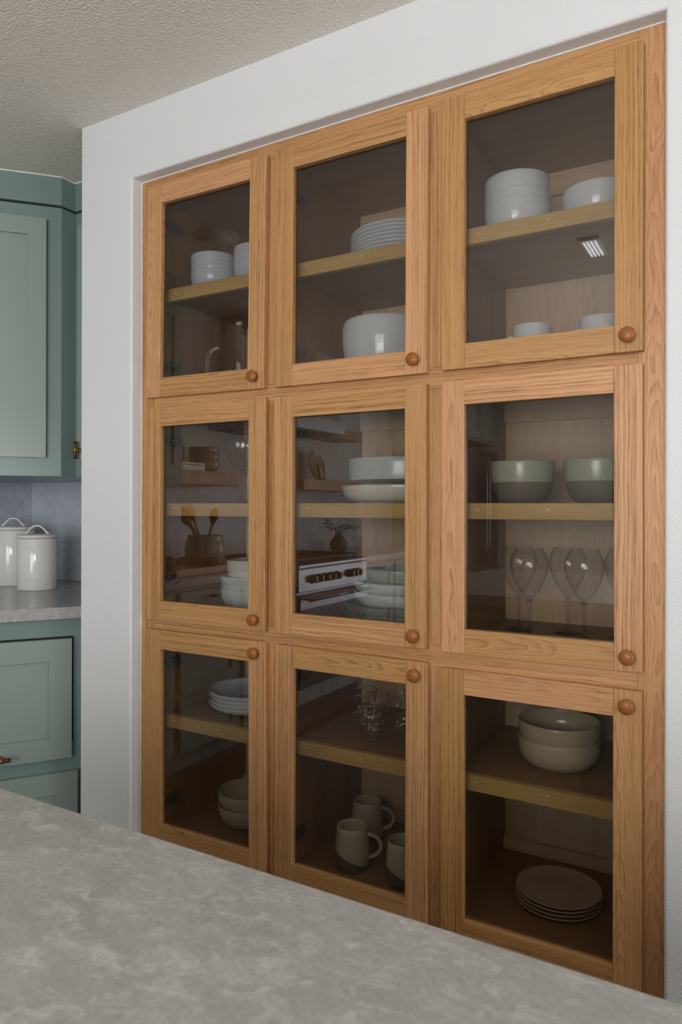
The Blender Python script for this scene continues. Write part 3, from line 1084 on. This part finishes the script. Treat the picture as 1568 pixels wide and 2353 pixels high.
# ------------------------------------------------------------------ island in the foreground
isl = thing('kitchen_island', (2.0, -1.57, 0), 'sage green kitchen island cabinet under the grey stone top', 'kitchen island')
IO = (2.0, -1.57, 0)
box('carcass', M['sage'], isl, 0.66, 3.34, -2.10, -1.045, 0.10, 0.8745, .002, org=IO)
box('plinth', M['sage'], isl, 0.72, 3.28, -2.04, -1.11, 0.0, 0.10, .001, org=IO)
for k in range(4):
    x0 = 0.68 + k * .66
    box('side_panel', M['sage_light'], isl, x0, x0 + .62, -1.045, -1.028, 0.14, 0.85, .002, org=IO)
bm = bmesh.new()
add_box(bm, -1.4, 1.4, -.57, .5632, 0, .040)
bmesh.ops.bevel(bm, geom=list(bm.edges), offset=.0035, segments=3, affect='EDGES', profile=.5)
o = finish(bm, 'island_countertop', M['island'], None, False, (2.0, -1.57, 0.875))
tag(o, 'mottled grey stone island top sloping across the foreground', 'countertop')

# ------------------------------------------------------------------ sage kitchen corner
def to_frame(p, d, n):
    """matrix: local x along d, local y along -n (into the cabinet), z up, origin p"""
    return Matrix(((d[0], -n[0], 0, p[0]), (d[1], -n[1], 0, p[1]), (0, 0, 1, 0), (0, 0, 0, 1)))


def shaker(parent, name, mat, mtx, org, u0, u1, z0, z1, th=.019, st=.062, rec=.011, panel_name='recessed_panel'):
    """shaker front: frame piece (child) with its recessed panel (sub-part); mtx is world, org the thing's location"""
    sh = Matrix.Translation(-Vector(org))
    bm = bmesh.new()
    for a in ((u0, u0 + st, z0, z1), (u1 - st, u1, z0, z1), (u0 + st, u1 - st, z0, z0 + st), (u0 + st, u1 - st, z1 - st, z1)):
        add_box(bm, a[0], a[1], -th, 0, a[2], a[3])
    bmesh.ops.remove_doubles(bm, verts=bm.verts, dist=1e-5)
    bmesh.ops.transform(bm, matrix=sh @ mtx, verts=bm.verts)
    f = finish(bm, name, mat, parent)
    bm = bmesh.new()
    add_box(bm, u0 + st - .001, u1 - st + .001, -th + rec, -.002, z0 + st - .001, z1 - st + .001)
    bmesh.ops.transform(bm, matrix=sh @ mtx, verts=bm.verts)
    finish(bm, panel_name, mat, f)
    return f


def tbar(parent, mtx, org, u, z, vertical, L=.064, post=.030):
    """walnut dowel held by a brass ring on a brass post"""
    sh = Matrix.Translation(-Vector(org)) @ mtx
    c = Vector((u, -post, z))
    ax = Vector((0, 0, 1)) if vertical else Vector((1, 0, 0))
    bm = bmesh.new()
    add_tube(bm, [c - ax * L / 2, c - ax * L / 4, c + ax * L / 4, c + ax * L / 2], .0068, 16)
    bmesh.ops.transform(bm, matrix=sh, verts=bm.verts)
    h = finish(bm, 'handle', M['walnut'], parent)
    bm = bmesh.new()
    add_tube(bm, [c - ax * .0068, c + ax * .0068], .0085, 20)
    bmesh.ops.transform(bm, matrix=sh, verts=bm.verts)
    finish(bm, 'brass_ring', M['brass'], h)
    bm = bmesh.new()
    add_tube(bm, [c + Vector((0, .006, 0)), Vector((u, 0, z))], [.0042, .0042], 14)
    add_tube(bm, [Vector((u, -.003, z)), Vector((u, 0, z))], [.0075, .0085], 14)
    bmesh.ops.transform(bm, matrix=sh, verts=bm.verts)
    finish(bm, 'brass_post', M['brass'], h)


UP = (-0.338, 0.193)
UD = Vector((-0.6705, -0.7419)).normalized()
UN = Vector((0.7419, -0.6705)).normalized()
UE = (-0.755, UP[1] + UD.y * ((-0.755 - UP[0]) / UD.x))
UO = (-0.75, 0.25, 1.357)
upc = thing('corner_wall_cabinet', UO, 'sage green corner wall cabinet with a shaker door, under the ceiling at left', 'cabinet')
poly = [UP, UE, (XL, UE[1]), (XL, YB), (UP[0], YB)]
prism('carcass', M['sage'], upc, poly, 1.357, 2.330, .0015, UO)


def grow(poly, k):
    c = Vector((sum(p[0] for p in poly) / len(poly), sum(p[1] for p in poly) / len(poly)))
    return [(p[0] + UN.x * k, p[1] + UN.y * k) if i in (0, 1) else p for i, p in enumerate(poly)]


prism('shadow_gap', M['dark_gap'], upc, grow(poly, -.012), 2.330, 2.338, 0, UO)
prism('crown_board', M['sage'], upc, grow(poly, .004), 2.338, 2.4365, .001, UO)
prism('caulk_line', M['caulk'], upc, grow(poly, .008), 2.4365, CEIL, 0, UO)
um = to_frame(UP, UD, UN)
L_u = (Vector(UE) - Vector(UP)).length
shaker(upc, 'cabinet_door', M['sage_light'], um, UO, .050, L_u - .050, 1.424, 2.279)

WO = (-0.17, 0.44, 1.357)
wc = thing('wall_cabinet', WO, 'narrow visible strip of sage wall cabinet between corner cabinet and white wall', 'cabinet')
box('carcass', M['sage'], wc, -0.337, -0.001, 0.255, YB, 1.357, 2.330, .001, org=WO)
box('shadow_gap', M['dark_gap'], wc, -0.337, -0.001, 0.265, YB, 2.330, 2.338, 0, org=WO)
box('crown_board', M['sage'], wc, -0.336, -0.001, 0.251, YB, 2.338, 2.4365, .001, org=WO)
box('caulk_line', M['caulk'], wc, -0.336, -0.001, 0.247, YB, 2.4365, CEIL, 0, org=WO)
wm = to_frame((-0.001, 0.255), Vector((-1, 0)), Vector((0, -1)))
shaker(wc, 'cabinet_door', M['sage_light'], wm, WO, .030, .304, 1.419, 2.272)
tbar(wc, to_frame((-0.001, 0.236), Vector((-1, 0)), Vector((0, -1))), WO, .288, 1.4525, True, .064, .022)

BP = (-0.134, 0.113)
BD = Vector((-0.577, -0.8167)).normalized()
BN = Vector((0.8167, -0.577)).normalized()
BXF = -0.455
BE = (BXF, BP[1] + BD.y * ((BXF - BP[0]) / BD.x))
BO = (-0.6, 0.2, 0)
bc = thing('corner_base_cabinet', BO, 'sage green corner base cabinet with two panelled fronts below the grey worktop', 'cabinet')
poly = [(-0.001, BP[1]), BP, BE, (XL + .013, BE[1]), (XL + .013, YB - .013), (-0.001, YB - .013)]
prism('carcass', M['sage'], bc, poly, 0.10, 0.8735, .001, BO)
prism('plinth', M['sage'], bc, [(-0.001, BP[1] + .06), (BP[0] - .03, BP[1] + .06), (BE[0] - .06, BE[1]), (XL + .013, BE[1]), (XL + .013, YB - .013), (-0.001, YB - .013)], 0, 0.10, 0, BO)
bmx = to_frame(BP, BD, BN)
L_b = (Vector(BE) - Vector(BP)).length
bm = bmesh.new()
add_box(bm, .0255, L_b - .0255, -.003, .001, .462, .8135)
bmesh.ops.transform(bm, matrix=Matrix.Translation(-Vector(BO)) @ bmx, verts=bm.verts)
finish(bm, 'shadow_gap', M['dark_gap'], bc)
shaker(bc, 'drawer_front', M['sage_light'], bmx, BO, .031, L_b - .031, .411, .808, .021, .071)
tbar(bc, to_frame(tuple(Vector(BP) + BN * .021), BD, BN), BO, .247, .4375, False, .062, .028)
shaker(bc, 'drawer_front', M['sage_light'], bmx, BO, .012, L_b - .012, .115, .364, .021, .070)

ct = [(-0.001, 0.094), (-0.11, 0.094), (-0.43, -0.359), (-0.43, -1.765), (XL, -1.765), (XL, YB), (-0.001, YB)]
WTO = (-0.7, -0.1, 0.875)
bm = bmesh.new()
add_prism(bm, [(x - WTO[0], y - WTO[1]) for x, y in ct], 0, .040, .0025)
o = finish(bm, 'worktop', M['counter'], None, False, WTO)
tag(o, 'pale grey stone worktop in the kitchen corner carrying the white canisters', 'countertop')


# ------------------------------------------------------------------ canisters
def canister(loc, label, r, h, rz, group='white lidded canisters'):
    t = thing('canister', loc, label, 'canister', group, rz)
    bm = bmesh.new()
    add_lathe(bm, [(0, .002), (r * .9, 0), (r * .985, .001), (r, .004), (r, h - .002), (r - .001, h), (r - .005, h), (r - .005, .008), (0, .006)], 64)
    finish(bm, 'canister_body', M['canister'], t, True)
    bm = bmesh.new()
    add_lathe(bm, [(0, h + .001), (r - .003, h + .001), (r + .001, h + .003), (r + .0028, h + .008), (r + .001, h + .014), (r - .006, h + .0165), (r * .5, h + .018), (0, h + .018)], 64)
    lid = finish(bm, 'lid', M['canister'], t, True)
    bm = bmesh.new()
    pts, rad = [], []
    for i in range(25):
        a = i / 24
        s = a * 2 - 1
        x = .0385 * s * (1.0 + .18 * abs(s) ** 6)
        z = h + .0165 + .034 * (1 - abs(s) ** 2.3)
        pts.append((x, 0, z))
        rad.append(.0042 + .0035 * abs(s) ** 8)
    add_tube(bm, pts, rad, 12, flat=1.5)
    finish(bm, 'lid_handle', M['canister'], lid, True)
    return t


canister((-0.670, 0.343, 0.915), 'white lidded canister in front, nearer the white wall', .0755, .205, math.radians(38))
canister((-0.903, 0.402, 0.915), 'white lidded canister behind, cut off by the left edge', .086, .232, math.radians(38))


# ------------------------------------------------------------------ what the glass mirrors: the rest of the left wall
def base_unit(y0, y1, label, drawers):
    org = (-0.77, (y0 + y1) / 2, 0)
    t = thing('base_cabinet', org, label, 'cabinet', 'base cabinets along the left wall')
    box('carcass', M['sage'], t, XL, BXF, y0, y1, .10, .8735, .001, org=org)
    box('plinth', M['sage'], t, XL, BXF - .06, y0, y1, 0, .10, 0, org=org)
    mx = to_frame((BXF, y1), Vector((0, -1)), Vector((1, 0)))
    w = y1 - y0
    zz = [(.115, .36), (.385, .61), (.635, .85)] if drawers else [(.115, .66), (.685, .85)]
    for a, b in zz:
        shaker(t, 'drawer_front', M['sage_light'], mx, org, .02, w - .02, a, b, .02, .055)
        tbar(t, to_frame((BXF + .02, y1), Vector((0, -1)), Vector((1, 0))), org, w / 2, b - .028, False)
    return t


base_unit(-0.83, BE[1] - .002, 'sage base cabinet with drawers beside the corner cabinet', True)
base_unit(-1.30, -0.832, 'sage base cabinet of three drawers under the produce tray', True)
base_unit(-1.768, -1.302, 'sage base cabinet of drawers just before the range', False)
base_unit(-3.10, -2.61, 'sage base cabinet just past the range', True)
base_unit(-3.60, -3.102, 'sage base cabinet at the end of the run past the range', False)
o = box('worktop', M['counter'], None, XL, -0.43, -3.61, -2.612, .875, .915, .002, org=(-.75, -3.1, .875))
o.location = (-.75, -3.1, .875)
tag(o, 'grey stone worktop past the range under the leafy branch', 'countertop')
t = thing('wall_cabinet', (-0.9, -0.75, 1.357), 'sage wall cabinet along the left wall before the floating shelf', 'cabinet')
box('carcass', M['sage'], t, XL, -0.757, -1.21, UE[1] - .002, 1.357, 2.33, .001, org=(-0.9, -0.75, 1.357))
mx = to_frame((-0.757, UE[1] - .002), Vector((0, -1)), Vector((1, 0)))
shaker(t, 'cabinet_door', M['sage_light'], mx, (-0.9, -0.75, 1.357), .02, .46, 1.40, 2.29)
shaker(t, 'cabinet_door', M['sage_light'], mx, (-0.9, -0.75, 1.357), .48, .92, 1.40, 2.29)
box('crown_board', M['sage'], t, XL, -0.750, -1.215, UE[1] - .002, 2.338, 2.4395, .001, org=(-0.9, -0.75, 1.357))


def floating_shelf(y0, y1, z, label):
    c = (-0.957, (y0 + y1) / 2, z)
    o = box('floating_shelf', M['shelf_wood'], None, XL + .012, -0.83, y0, y1, z, z + .076, .002, 'y', .6, c)
    o.location = c
    return tag(o, label, 'shelf', 'pale wood floating shelves on the left wall')


floating_shelf(-1.795, -1.213, 1.373, 'pale wood floating shelf left of the hood holding a dark pot')
floating_shelf(-3.345, -2.49, 1.366, 'pale wood floating shelf past the hood holding a leaning plate')
floating_shelf(-3.345, -2.49, 1.759, 'pale wood floating shelf, the higher one past the hood')

# shelf things
zs = 1.449
t = thing('box', (-0.93, -1.36, zs), 'low pale box under the dark pot on the floating shelf', 'box')
box('box_base', M['cream'], t, -.09, .09, -.125, .125, 0, .030, .002)
box('box_lid', M['cream'], t, -.093, .093, -.128, .128, .031, .044, .002)
t = thing('copper_pot', (-0.92, -1.30, zs + .044), 'dark copper pot standing on a pale box', 'pot')
bm = bmesh.new()
add_lathe(bm, [(0, 0), (.066, 0), (.07, .004), (.07, .075), (.0715, .078), (.068, .078), (.067, .006), (0, .005)], 40)
finish(bm, 'pot_body', M['copper'], t, True)
bm = bmesh.new()
add_lathe(bm, [(0, .077), (.06, .079), (.072, .080), (.070, .085), (.03, .092), (0, .094)], 40)
finish(bm, 'lid', M['copper'], t, True)
g = 'stacked cups on the floating shelf'
c0 = bowl('stoneware_cup', M['crock'], .088, .062, .05, .05, (-0.93, -1.58, zs), 'grey stacked bowl, lowest on the floating shelf', 'bowl', g)
dup(c0, (-0.93, -1.58, zs + .040), 'grey stacked bowl, middle on the floating shelf')
dup(c0, (-0.93, -1.58, zs + .080), 'grey stacked bowl, topmost on the floating shelf')

# crock with wooden spoons, tray of produce
t = thing('utensil_crock', (-0.80, -1.44, .915), 'stone grey crock on the worktop holding wooden spoons', 'crock')
bm = bmesh.new()
add_lathe(bm, [(0, 0), (.088, 0), (.096, .006), (.108, .05), (.112, .10), (.104, .140), (.094, .158), (.100, .172), (.097, .174), (.088, .160), (.100, .135), (.104, .06), (.09, .012), (0, .01)], 48)
finish(bm, 'crock_body', M['crock'], t, True)
sp = None
for i, (a, tl) in enumerate(((0.3, .10), (1.35, .16), (2.1, .05), (2.75, .14), (4.4, .12))):
    bm = bmesh.new()
    dx_, dy_ = math.cos(a), math.sin(a)
    base = Vector((-.02 * dx_, -.02 * dy_, .02))
    tip = Vector((.085 * dx_ * (1 + tl), .10 * dy_ * (1 + tl * 2), .235 + tl * .3))
    add_tube(bm, [base + (tip - base) * k for k in (0, .3, .6, .85)], .006, 8)
    add_tube(bm, [base + (tip - base) * k for k in (.84, .90, .96, 1.03, 1.10, 1.16, 1.2)], [.007, .017, .026, .030, .027, .018, .006], 12, flat=.35)
    w = ('farthest left', 'second from the left', 'at the back', 'leaning right', 'in front')[i]
    o = finish(bm, 'wooden_spoon', M['spoon'], None, True, (-0.80, -1.44, .925))
    tag(o, 'olive wood spoon %s in the stone crock' % w, 'spoon', 'wooden spoons in the crock')
t = thing('serving_tray', (-0.72, -1.24, .915), 'long pale wooden tray of dark produce on the worktop', 'tray')
box('tray_board', M['shelf_wood'], t, -.16, .20, -.42, .34, 0, .018, .002, 'y', .7)
box('tray_rim', M['shelf_wood'], t, .20, .212, -.42, .34, 0, .034, .002, 'y', .7)
random.seed(3)
pm = None
for i in range(24):
    x, y = -0.72 + random.uniform(-.11, .13), -1.24 + random.uniform(-.32, .28)
    if (x + .80) ** 2 + (y + 1.44) ** 2 < .155 ** 2:
        continue
    if pm is None:
        bm = bmesh.new()
        bmesh.ops.create_icosphere(bm, subdivisions=2, radius=.03)
        for v in bm.verts:
            v.co *= 1 + random.uniform(-.12, .12)
        o = finish(bm, 'mushroom', M['produce'], None, True)
        pm = o
    else:
        o = pm.copy()
        COL.objects.link(o)
    o.location = (x, y, .933 + .026)
    o.scale = (random.uniform(.8, 1.2), random.uniform(.8, 1.2), random.uniform(.75, 1.0))
    o.rotation_euler = (0, 0, random.uniform(0, 6))
    tag(o, 'brown knobbly mushroom lying on the wooden tray', 'mushroom', 'mushrooms on the wooden tray')
bm = bmesh.new()
add_lathe(bm, [(0, -.036), (.006, -.033), (.02, -.024), (.027, 0), (.02, .024), (.006, .033), (0, .037)], 20, 'x')
tag(finish(bm, 'lemon', M['lemon'], None, True, (-0.545, -0.955, .942)), 'yellow lemon at the near end of the wooden tray', 'lemon')

# range
RO = (-0.75, -2.19, 0)
rg = thing('gas_range', RO, 'steel and black gas range with a row of black knobs', 'range')
R0, R1 = -2.605, -1.775
box('range_body', M['steel'], rg, XL + .02, -0.425, R0, R1, .10, .895, .003, org=RO)
box('cooktop', M['black'], rg, XL + .02, -0.43, R0, R1, .895, .912, .002, org=RO)
box('cooktop_nose', M['steel'], rg, -0.432, -0.398, R0, R1, .893, .917, .006, org=RO)
box('control_panel', M['steel'], rg, -0.425, -0.400, R0, R1, .755, .890, .004, org=RO)
box('oven_door', M['black'], rg, -0.425, -0.398, R0 + .01, R1 - .01, .20, .735, .004, org=RO)
box('oven_trim', M['steel'], rg, -0.425, -0.392, R0 + .01, R1 - .01, .655, .735, .003, org=RO)
box('kick_plate', M['black'], rg, -0.95, -0.46, R0 + .02, R1 - .02, 0, .10, 0, org=RO)
bm = bmesh.new()
add_tube(bm, [(-0.345, R0 + .03, .716), (-0.345, R1 - .03, .716)], .010, 16)
for yy in (R0 + .07, R1 - .07):
    add_tube(bm, [(-0.398, yy, .716), (-0.345, yy, .716)], .007, 12)
bmesh.ops.translate(bm, verts=bm.verts, vec=-Vector(RO))
finish(bm, 'oven_handle', M['steel'], rg, True)
for yy in (-1.916, -1.988, -2.060, -2.131, -2.202, -2.36, -2.415, -2.470):
    bm = bmesh.new()
    add_lathe(bm, [(0, 0), (.027, 0), (.027, .006), (.022, .010), (.021, .032), (.019, .036), (0, .037)], 24, 'x', org=(-0.400 - RO[0], yy - RO[1], .826))
    k = finish(bm, 'range_knob', M['black'], rg, True)
    bm = bmesh.new()
    add_box(bm, .036, .039, -.0025, .0025, -.019, .019)
    bmesh.ops.translate(bm, verts=bm.verts, vec=(-0.400 - RO[0], yy - RO[1], .826))
    finish(bm, 'pointer', M['steel'], k)
for k in range(3):
    bm = bmesh.new()
    a, b = R1 - .02 - .262 * k, R1 - .27 - .262 * k
    for xx in (-1.02, -.88, -.74, -.60, -.46):
        add_box(bm, xx - .006, xx + .006, b, a, .932, .946, .001)
    for yy in (a - .012, (a + b) / 2, b + .012):
        add_box(bm, -1.02, -.46, yy - .006, yy + .006, .932, .946, .001)
    for xx in (-1.015, -.465):
        for yy in (a - .012, b + .012):
            add_box(bm, xx - .006, xx + .006, yy - .006, yy + .006, .912, .934, 0)
    bmesh.ops.translate(bm, verts=bm.verts, vec=-Vector(RO))
    finish(bm, 'burner_grate', M['iron'], rg)

HO = (-0.8, -2.15, 1.72)
hd = thing('range_hood', HO, 'plaster range hood with a pale band, above the gas range', 'range hood')
box('hood_band', M['white_enamel'], hd, XL, -0.50, -2.478, -1.80, 1.72, 1.805, .003, org=HO)
bm = bmesh.new()
bot = [(XL, -2.46), (-0.52, -2.46), (-0.52, -1.82), (XL, -1.82)]
topp = [(XL, -2.36), (-0.72, -2.36), (-0.72, -1.92), (XL, -1.92)]
lo = [bm.verts.new((x - HO[0], y - HO[1], 1.805 - HO[2])) for x, y in bot]
hi = [bm.verts.new((x - HO[0], y - HO[1], CEIL - .002 - HO[2])) for x, y in topp]
bm.faces.new(lo); bm.faces.new(hi)
for k in range(4):
    bm.faces.new((lo[k], lo[(k + 1) % 4], hi[(k + 1) % 4], hi[k]))
finish(bm, 'hood_shroud', M['plaster'], hd)
box('filter_grille', M['black'], hd, XL + .03, -0.54, -2.44, -1.84, 1.716, 1.722, 0, org=HO)

# past the range: plate, picture, branch in a vase, glasses
z2 = 1.442
bm = bmesh.new()
add_lathe(bm, plate_profile(.115, .016, .07), 48, 'x')
o = finish(bm, 'display_plate', M['crock'], None, True, (-0.985, -2.88, z2 + .112))
o.rotation_euler = (0, math.radians(-13), 0)
tag(o, 'round pale plate leaning against the wall on the shelf past the hood', 'plate')
t = thing('picture_frame', (-0.868, -2.80, z2), 'small wood framed picture leaning beside the round plate', 'picture frame', rz=math.radians(-14))
t.rotation_euler = (0, math.radians(-12), math.radians(-14))
for a in ((-.062, -.050, 0, .115), (.050, .062, 0, .115), (-.050, .050, 0, .012), (-.050, .050, .103, .115)):
    box('frame_bar', M['spoon'], t, -.008, .008, a[0], a[1], a[2], a[3], .001)
box('print', M['paper'], t, -.002, .003, -.050, .050, .012, .103, 0)
t = thing('vase', (-0.80, -2.915, .915), 'dark round vase on the worktop past the range', 'vase')
bm = bmesh.new()
add_lathe(bm, [(0, 0), (.04, 0), (.062, .03), (.068, .06), (.05, .10), (.026, .125), (.030, .14), (.027, .14), (.023, .125), (.045, .098), (.06, .06), (0, .01)], 32)
finish(bm, 'vase_body', M['brown_ware'], t, True)
br = thing('olive_branch', (-0.80, -2.915, .93), 'leafy dark olive branch standing in the round vase', 'branch')
random.seed(11)
leafm = None
for s in range(5):
    a = s * 2 * PI / 5 + .4
    tip = Vector((.09 * math.cos(a), .15 * math.sin(a), random.uniform(.17, .24)))
    mid = Vector((0, 0, .12))
    bm = bmesh.new()
    add_tube(bm, [Vector((0, 0, 0)), mid, mid.lerp(tip, .5) + Vector((0, 0, .02)), tip], [.002, .002, .0016, .001], 6)
    st_ = finish(bm, 'stem', M['leaf'], br, True)
    for k in range(7):
        p = mid.lerp(tip, .25 + .75 * k / 6)
        if leafm is None:
            bm = bmesh.new()
            vv = [bm.verts.new(c) for c in ((0, 0, 0), (.02, .007, .003), (.045, .006, .002), (.062, 0, -.004), (.045, -.006, .002), (.02, -.007, .003), (.03, 0, 0))]
            for q in range(6):
                bm.faces.new((vv[6], vv[q], vv[(q + 1) % 6]))
            lf = finish(bm, 'leaf', M['leaf'], st_)
            leafm = lf.data
        else:
            lf = link(bpy.data.objects.new('leaf', leafm), st_)
        lf.location = p
        lf.rotation_euler = (random.uniform(-.5, .5), random.uniform(-.8, .3), a + random.uniform(-1.1, 1.1))
t = copy_tree(t0, (-0.80, -3.20, .915), 0, 'clear tumbler standing right of the vase past the range', 'tumblers past the range')
copy_tree(t0, (-0.86, -2.74, .915), 1, 'clear tumbler standing left of the vase past the range', 'tumblers past the range')

# refrigerator and the cabinet above it
FO = (-0.72, -4.86, 0)
fr = thing('refrigerator', FO, 'dark two door refrigerator with long steel handles at the end of the left wall', 'refrigerator')
box('fridge_body', M['fridge'], fr, XL + .02, -0.42, -5.34, -4.38, .02, 1.80, .004, org=FO)
for a, b in ((-4.858, -4.385), (-5.335, -4.862)):
    d = box('fridge_door', M['fridge'], fr, -0.418, -0.37, a, b, .06, 1.79, .006, org=FO)
for yy in (-4.82, -4.90):
    bm = bmesh.new()
    add_tube(bm, [(-.37, yy, .72), (-.33, yy, .76), (-.318, yy, .95), (-.312, yy, 1.25), (-.318, yy, 1.55), (-.33, yy, 1.72), (-.37, yy, 1.76)], .011, 14)
    bmesh.ops.translate(bm, verts=bm.verts, vec=-Vector(FO))
    finish(bm, 'handle', M['steel'], fr, True)
t = thing('wall_cabinet', (-0.75, -4.86, 1.86), 'sage cabinet bridging over the refrigerator', 'cabinet')
box('carcass', M['sage'], t, XL, -0.40, -5.40, -4.32, 1.86, CEIL - .003, .001, org=(-0.75, -4.86, 1.86))
mx = to_frame((-0.40, -4.32), Vector((0, -1)), Vector((1, 0)))
shaker(t, 'cabinet_door', M['sage_light'], mx, (-0.75, -4.86, 1.86), .02, .53, 1.89, 2.40)
shaker(t, 'cabinet_door', M['sage_light'], mx, (-0.75, -4.86, 1.86), .55, 1.06, 1.89, 2.40)

# ceiling fittings mirrored in the upper panes
bm = bmesh.new()
add_lathe(bm, [(0, -.012), (.072, -.012), (.078, -.004), (.095, -.004), (.100, -.002), (.100, 0), (0, 0)], 48)
o = finish(bm, 'recessed_light', M['caulk'], None, True, (-0.217, -0.84, CEIL))
tag(o, 'round white recessed ceiling light, switched off', 'ceiling light')
t = thing('linear_ceiling_light', (1.204, -1.77, CEIL), 'small ceiling light of four parallel glowing tubes', 'ceiling light')
box('light_tray', M['caulk'], t, -.045, .045, -.115, .115, -.014, 0, .002)
for k in range(4):
    bm = bmesh.new()
    add_tube(bm, [(-.024 + .016 * k, -.098, -.018), (-.024 + .016 * k, .098, -.018)], .003, 10)
    finish(bm, 'light_tube', M['led'], t)

# added lantern, unseen in view, carrying the key light that the glazed ware mirrors
PO = (1.58, -2.32, CEIL - 0.001)
pl = thing('key_light_lantern', PO, 'added key light built as a black framed lantern over the island', 'lamp')
for sx in (-.30, .30):
    bm = bmesh.new()
    add_tube(bm, [(sx, .1175, 0), (sx, .1175, -.875)], .004, 8)
    finish(bm, 'hanging_rod', M['iron'], pl, True)
for a in ((-.36, -.345), (.345, .36), (-.0125, .0125)):
    for b in ((-.125, -.11), (.11, .125)):
        box('lamp_upright', M['iron'], pl, a[0], a[1], b[0], b[1], -1.27, -.87, .001)
for b in ((-.125, -.11), (.11, .125)):
    box('lamp_bar', M['iron'], pl, -.345, .345, b[0], b[1], -.885, -.87, .001)
box('base_plate', M['iron'], pl, -.36, .36, -.125, .125, -1.285, -1.27, .001)  # opaque plate added to keep the glow off the island top
for a in ((-.345, -.0125), (.0125, .345)):
    box('glowing_panel', M['lamp'], pl, a[0], a[1], -.11, .11, -1.268, -.886, 0)
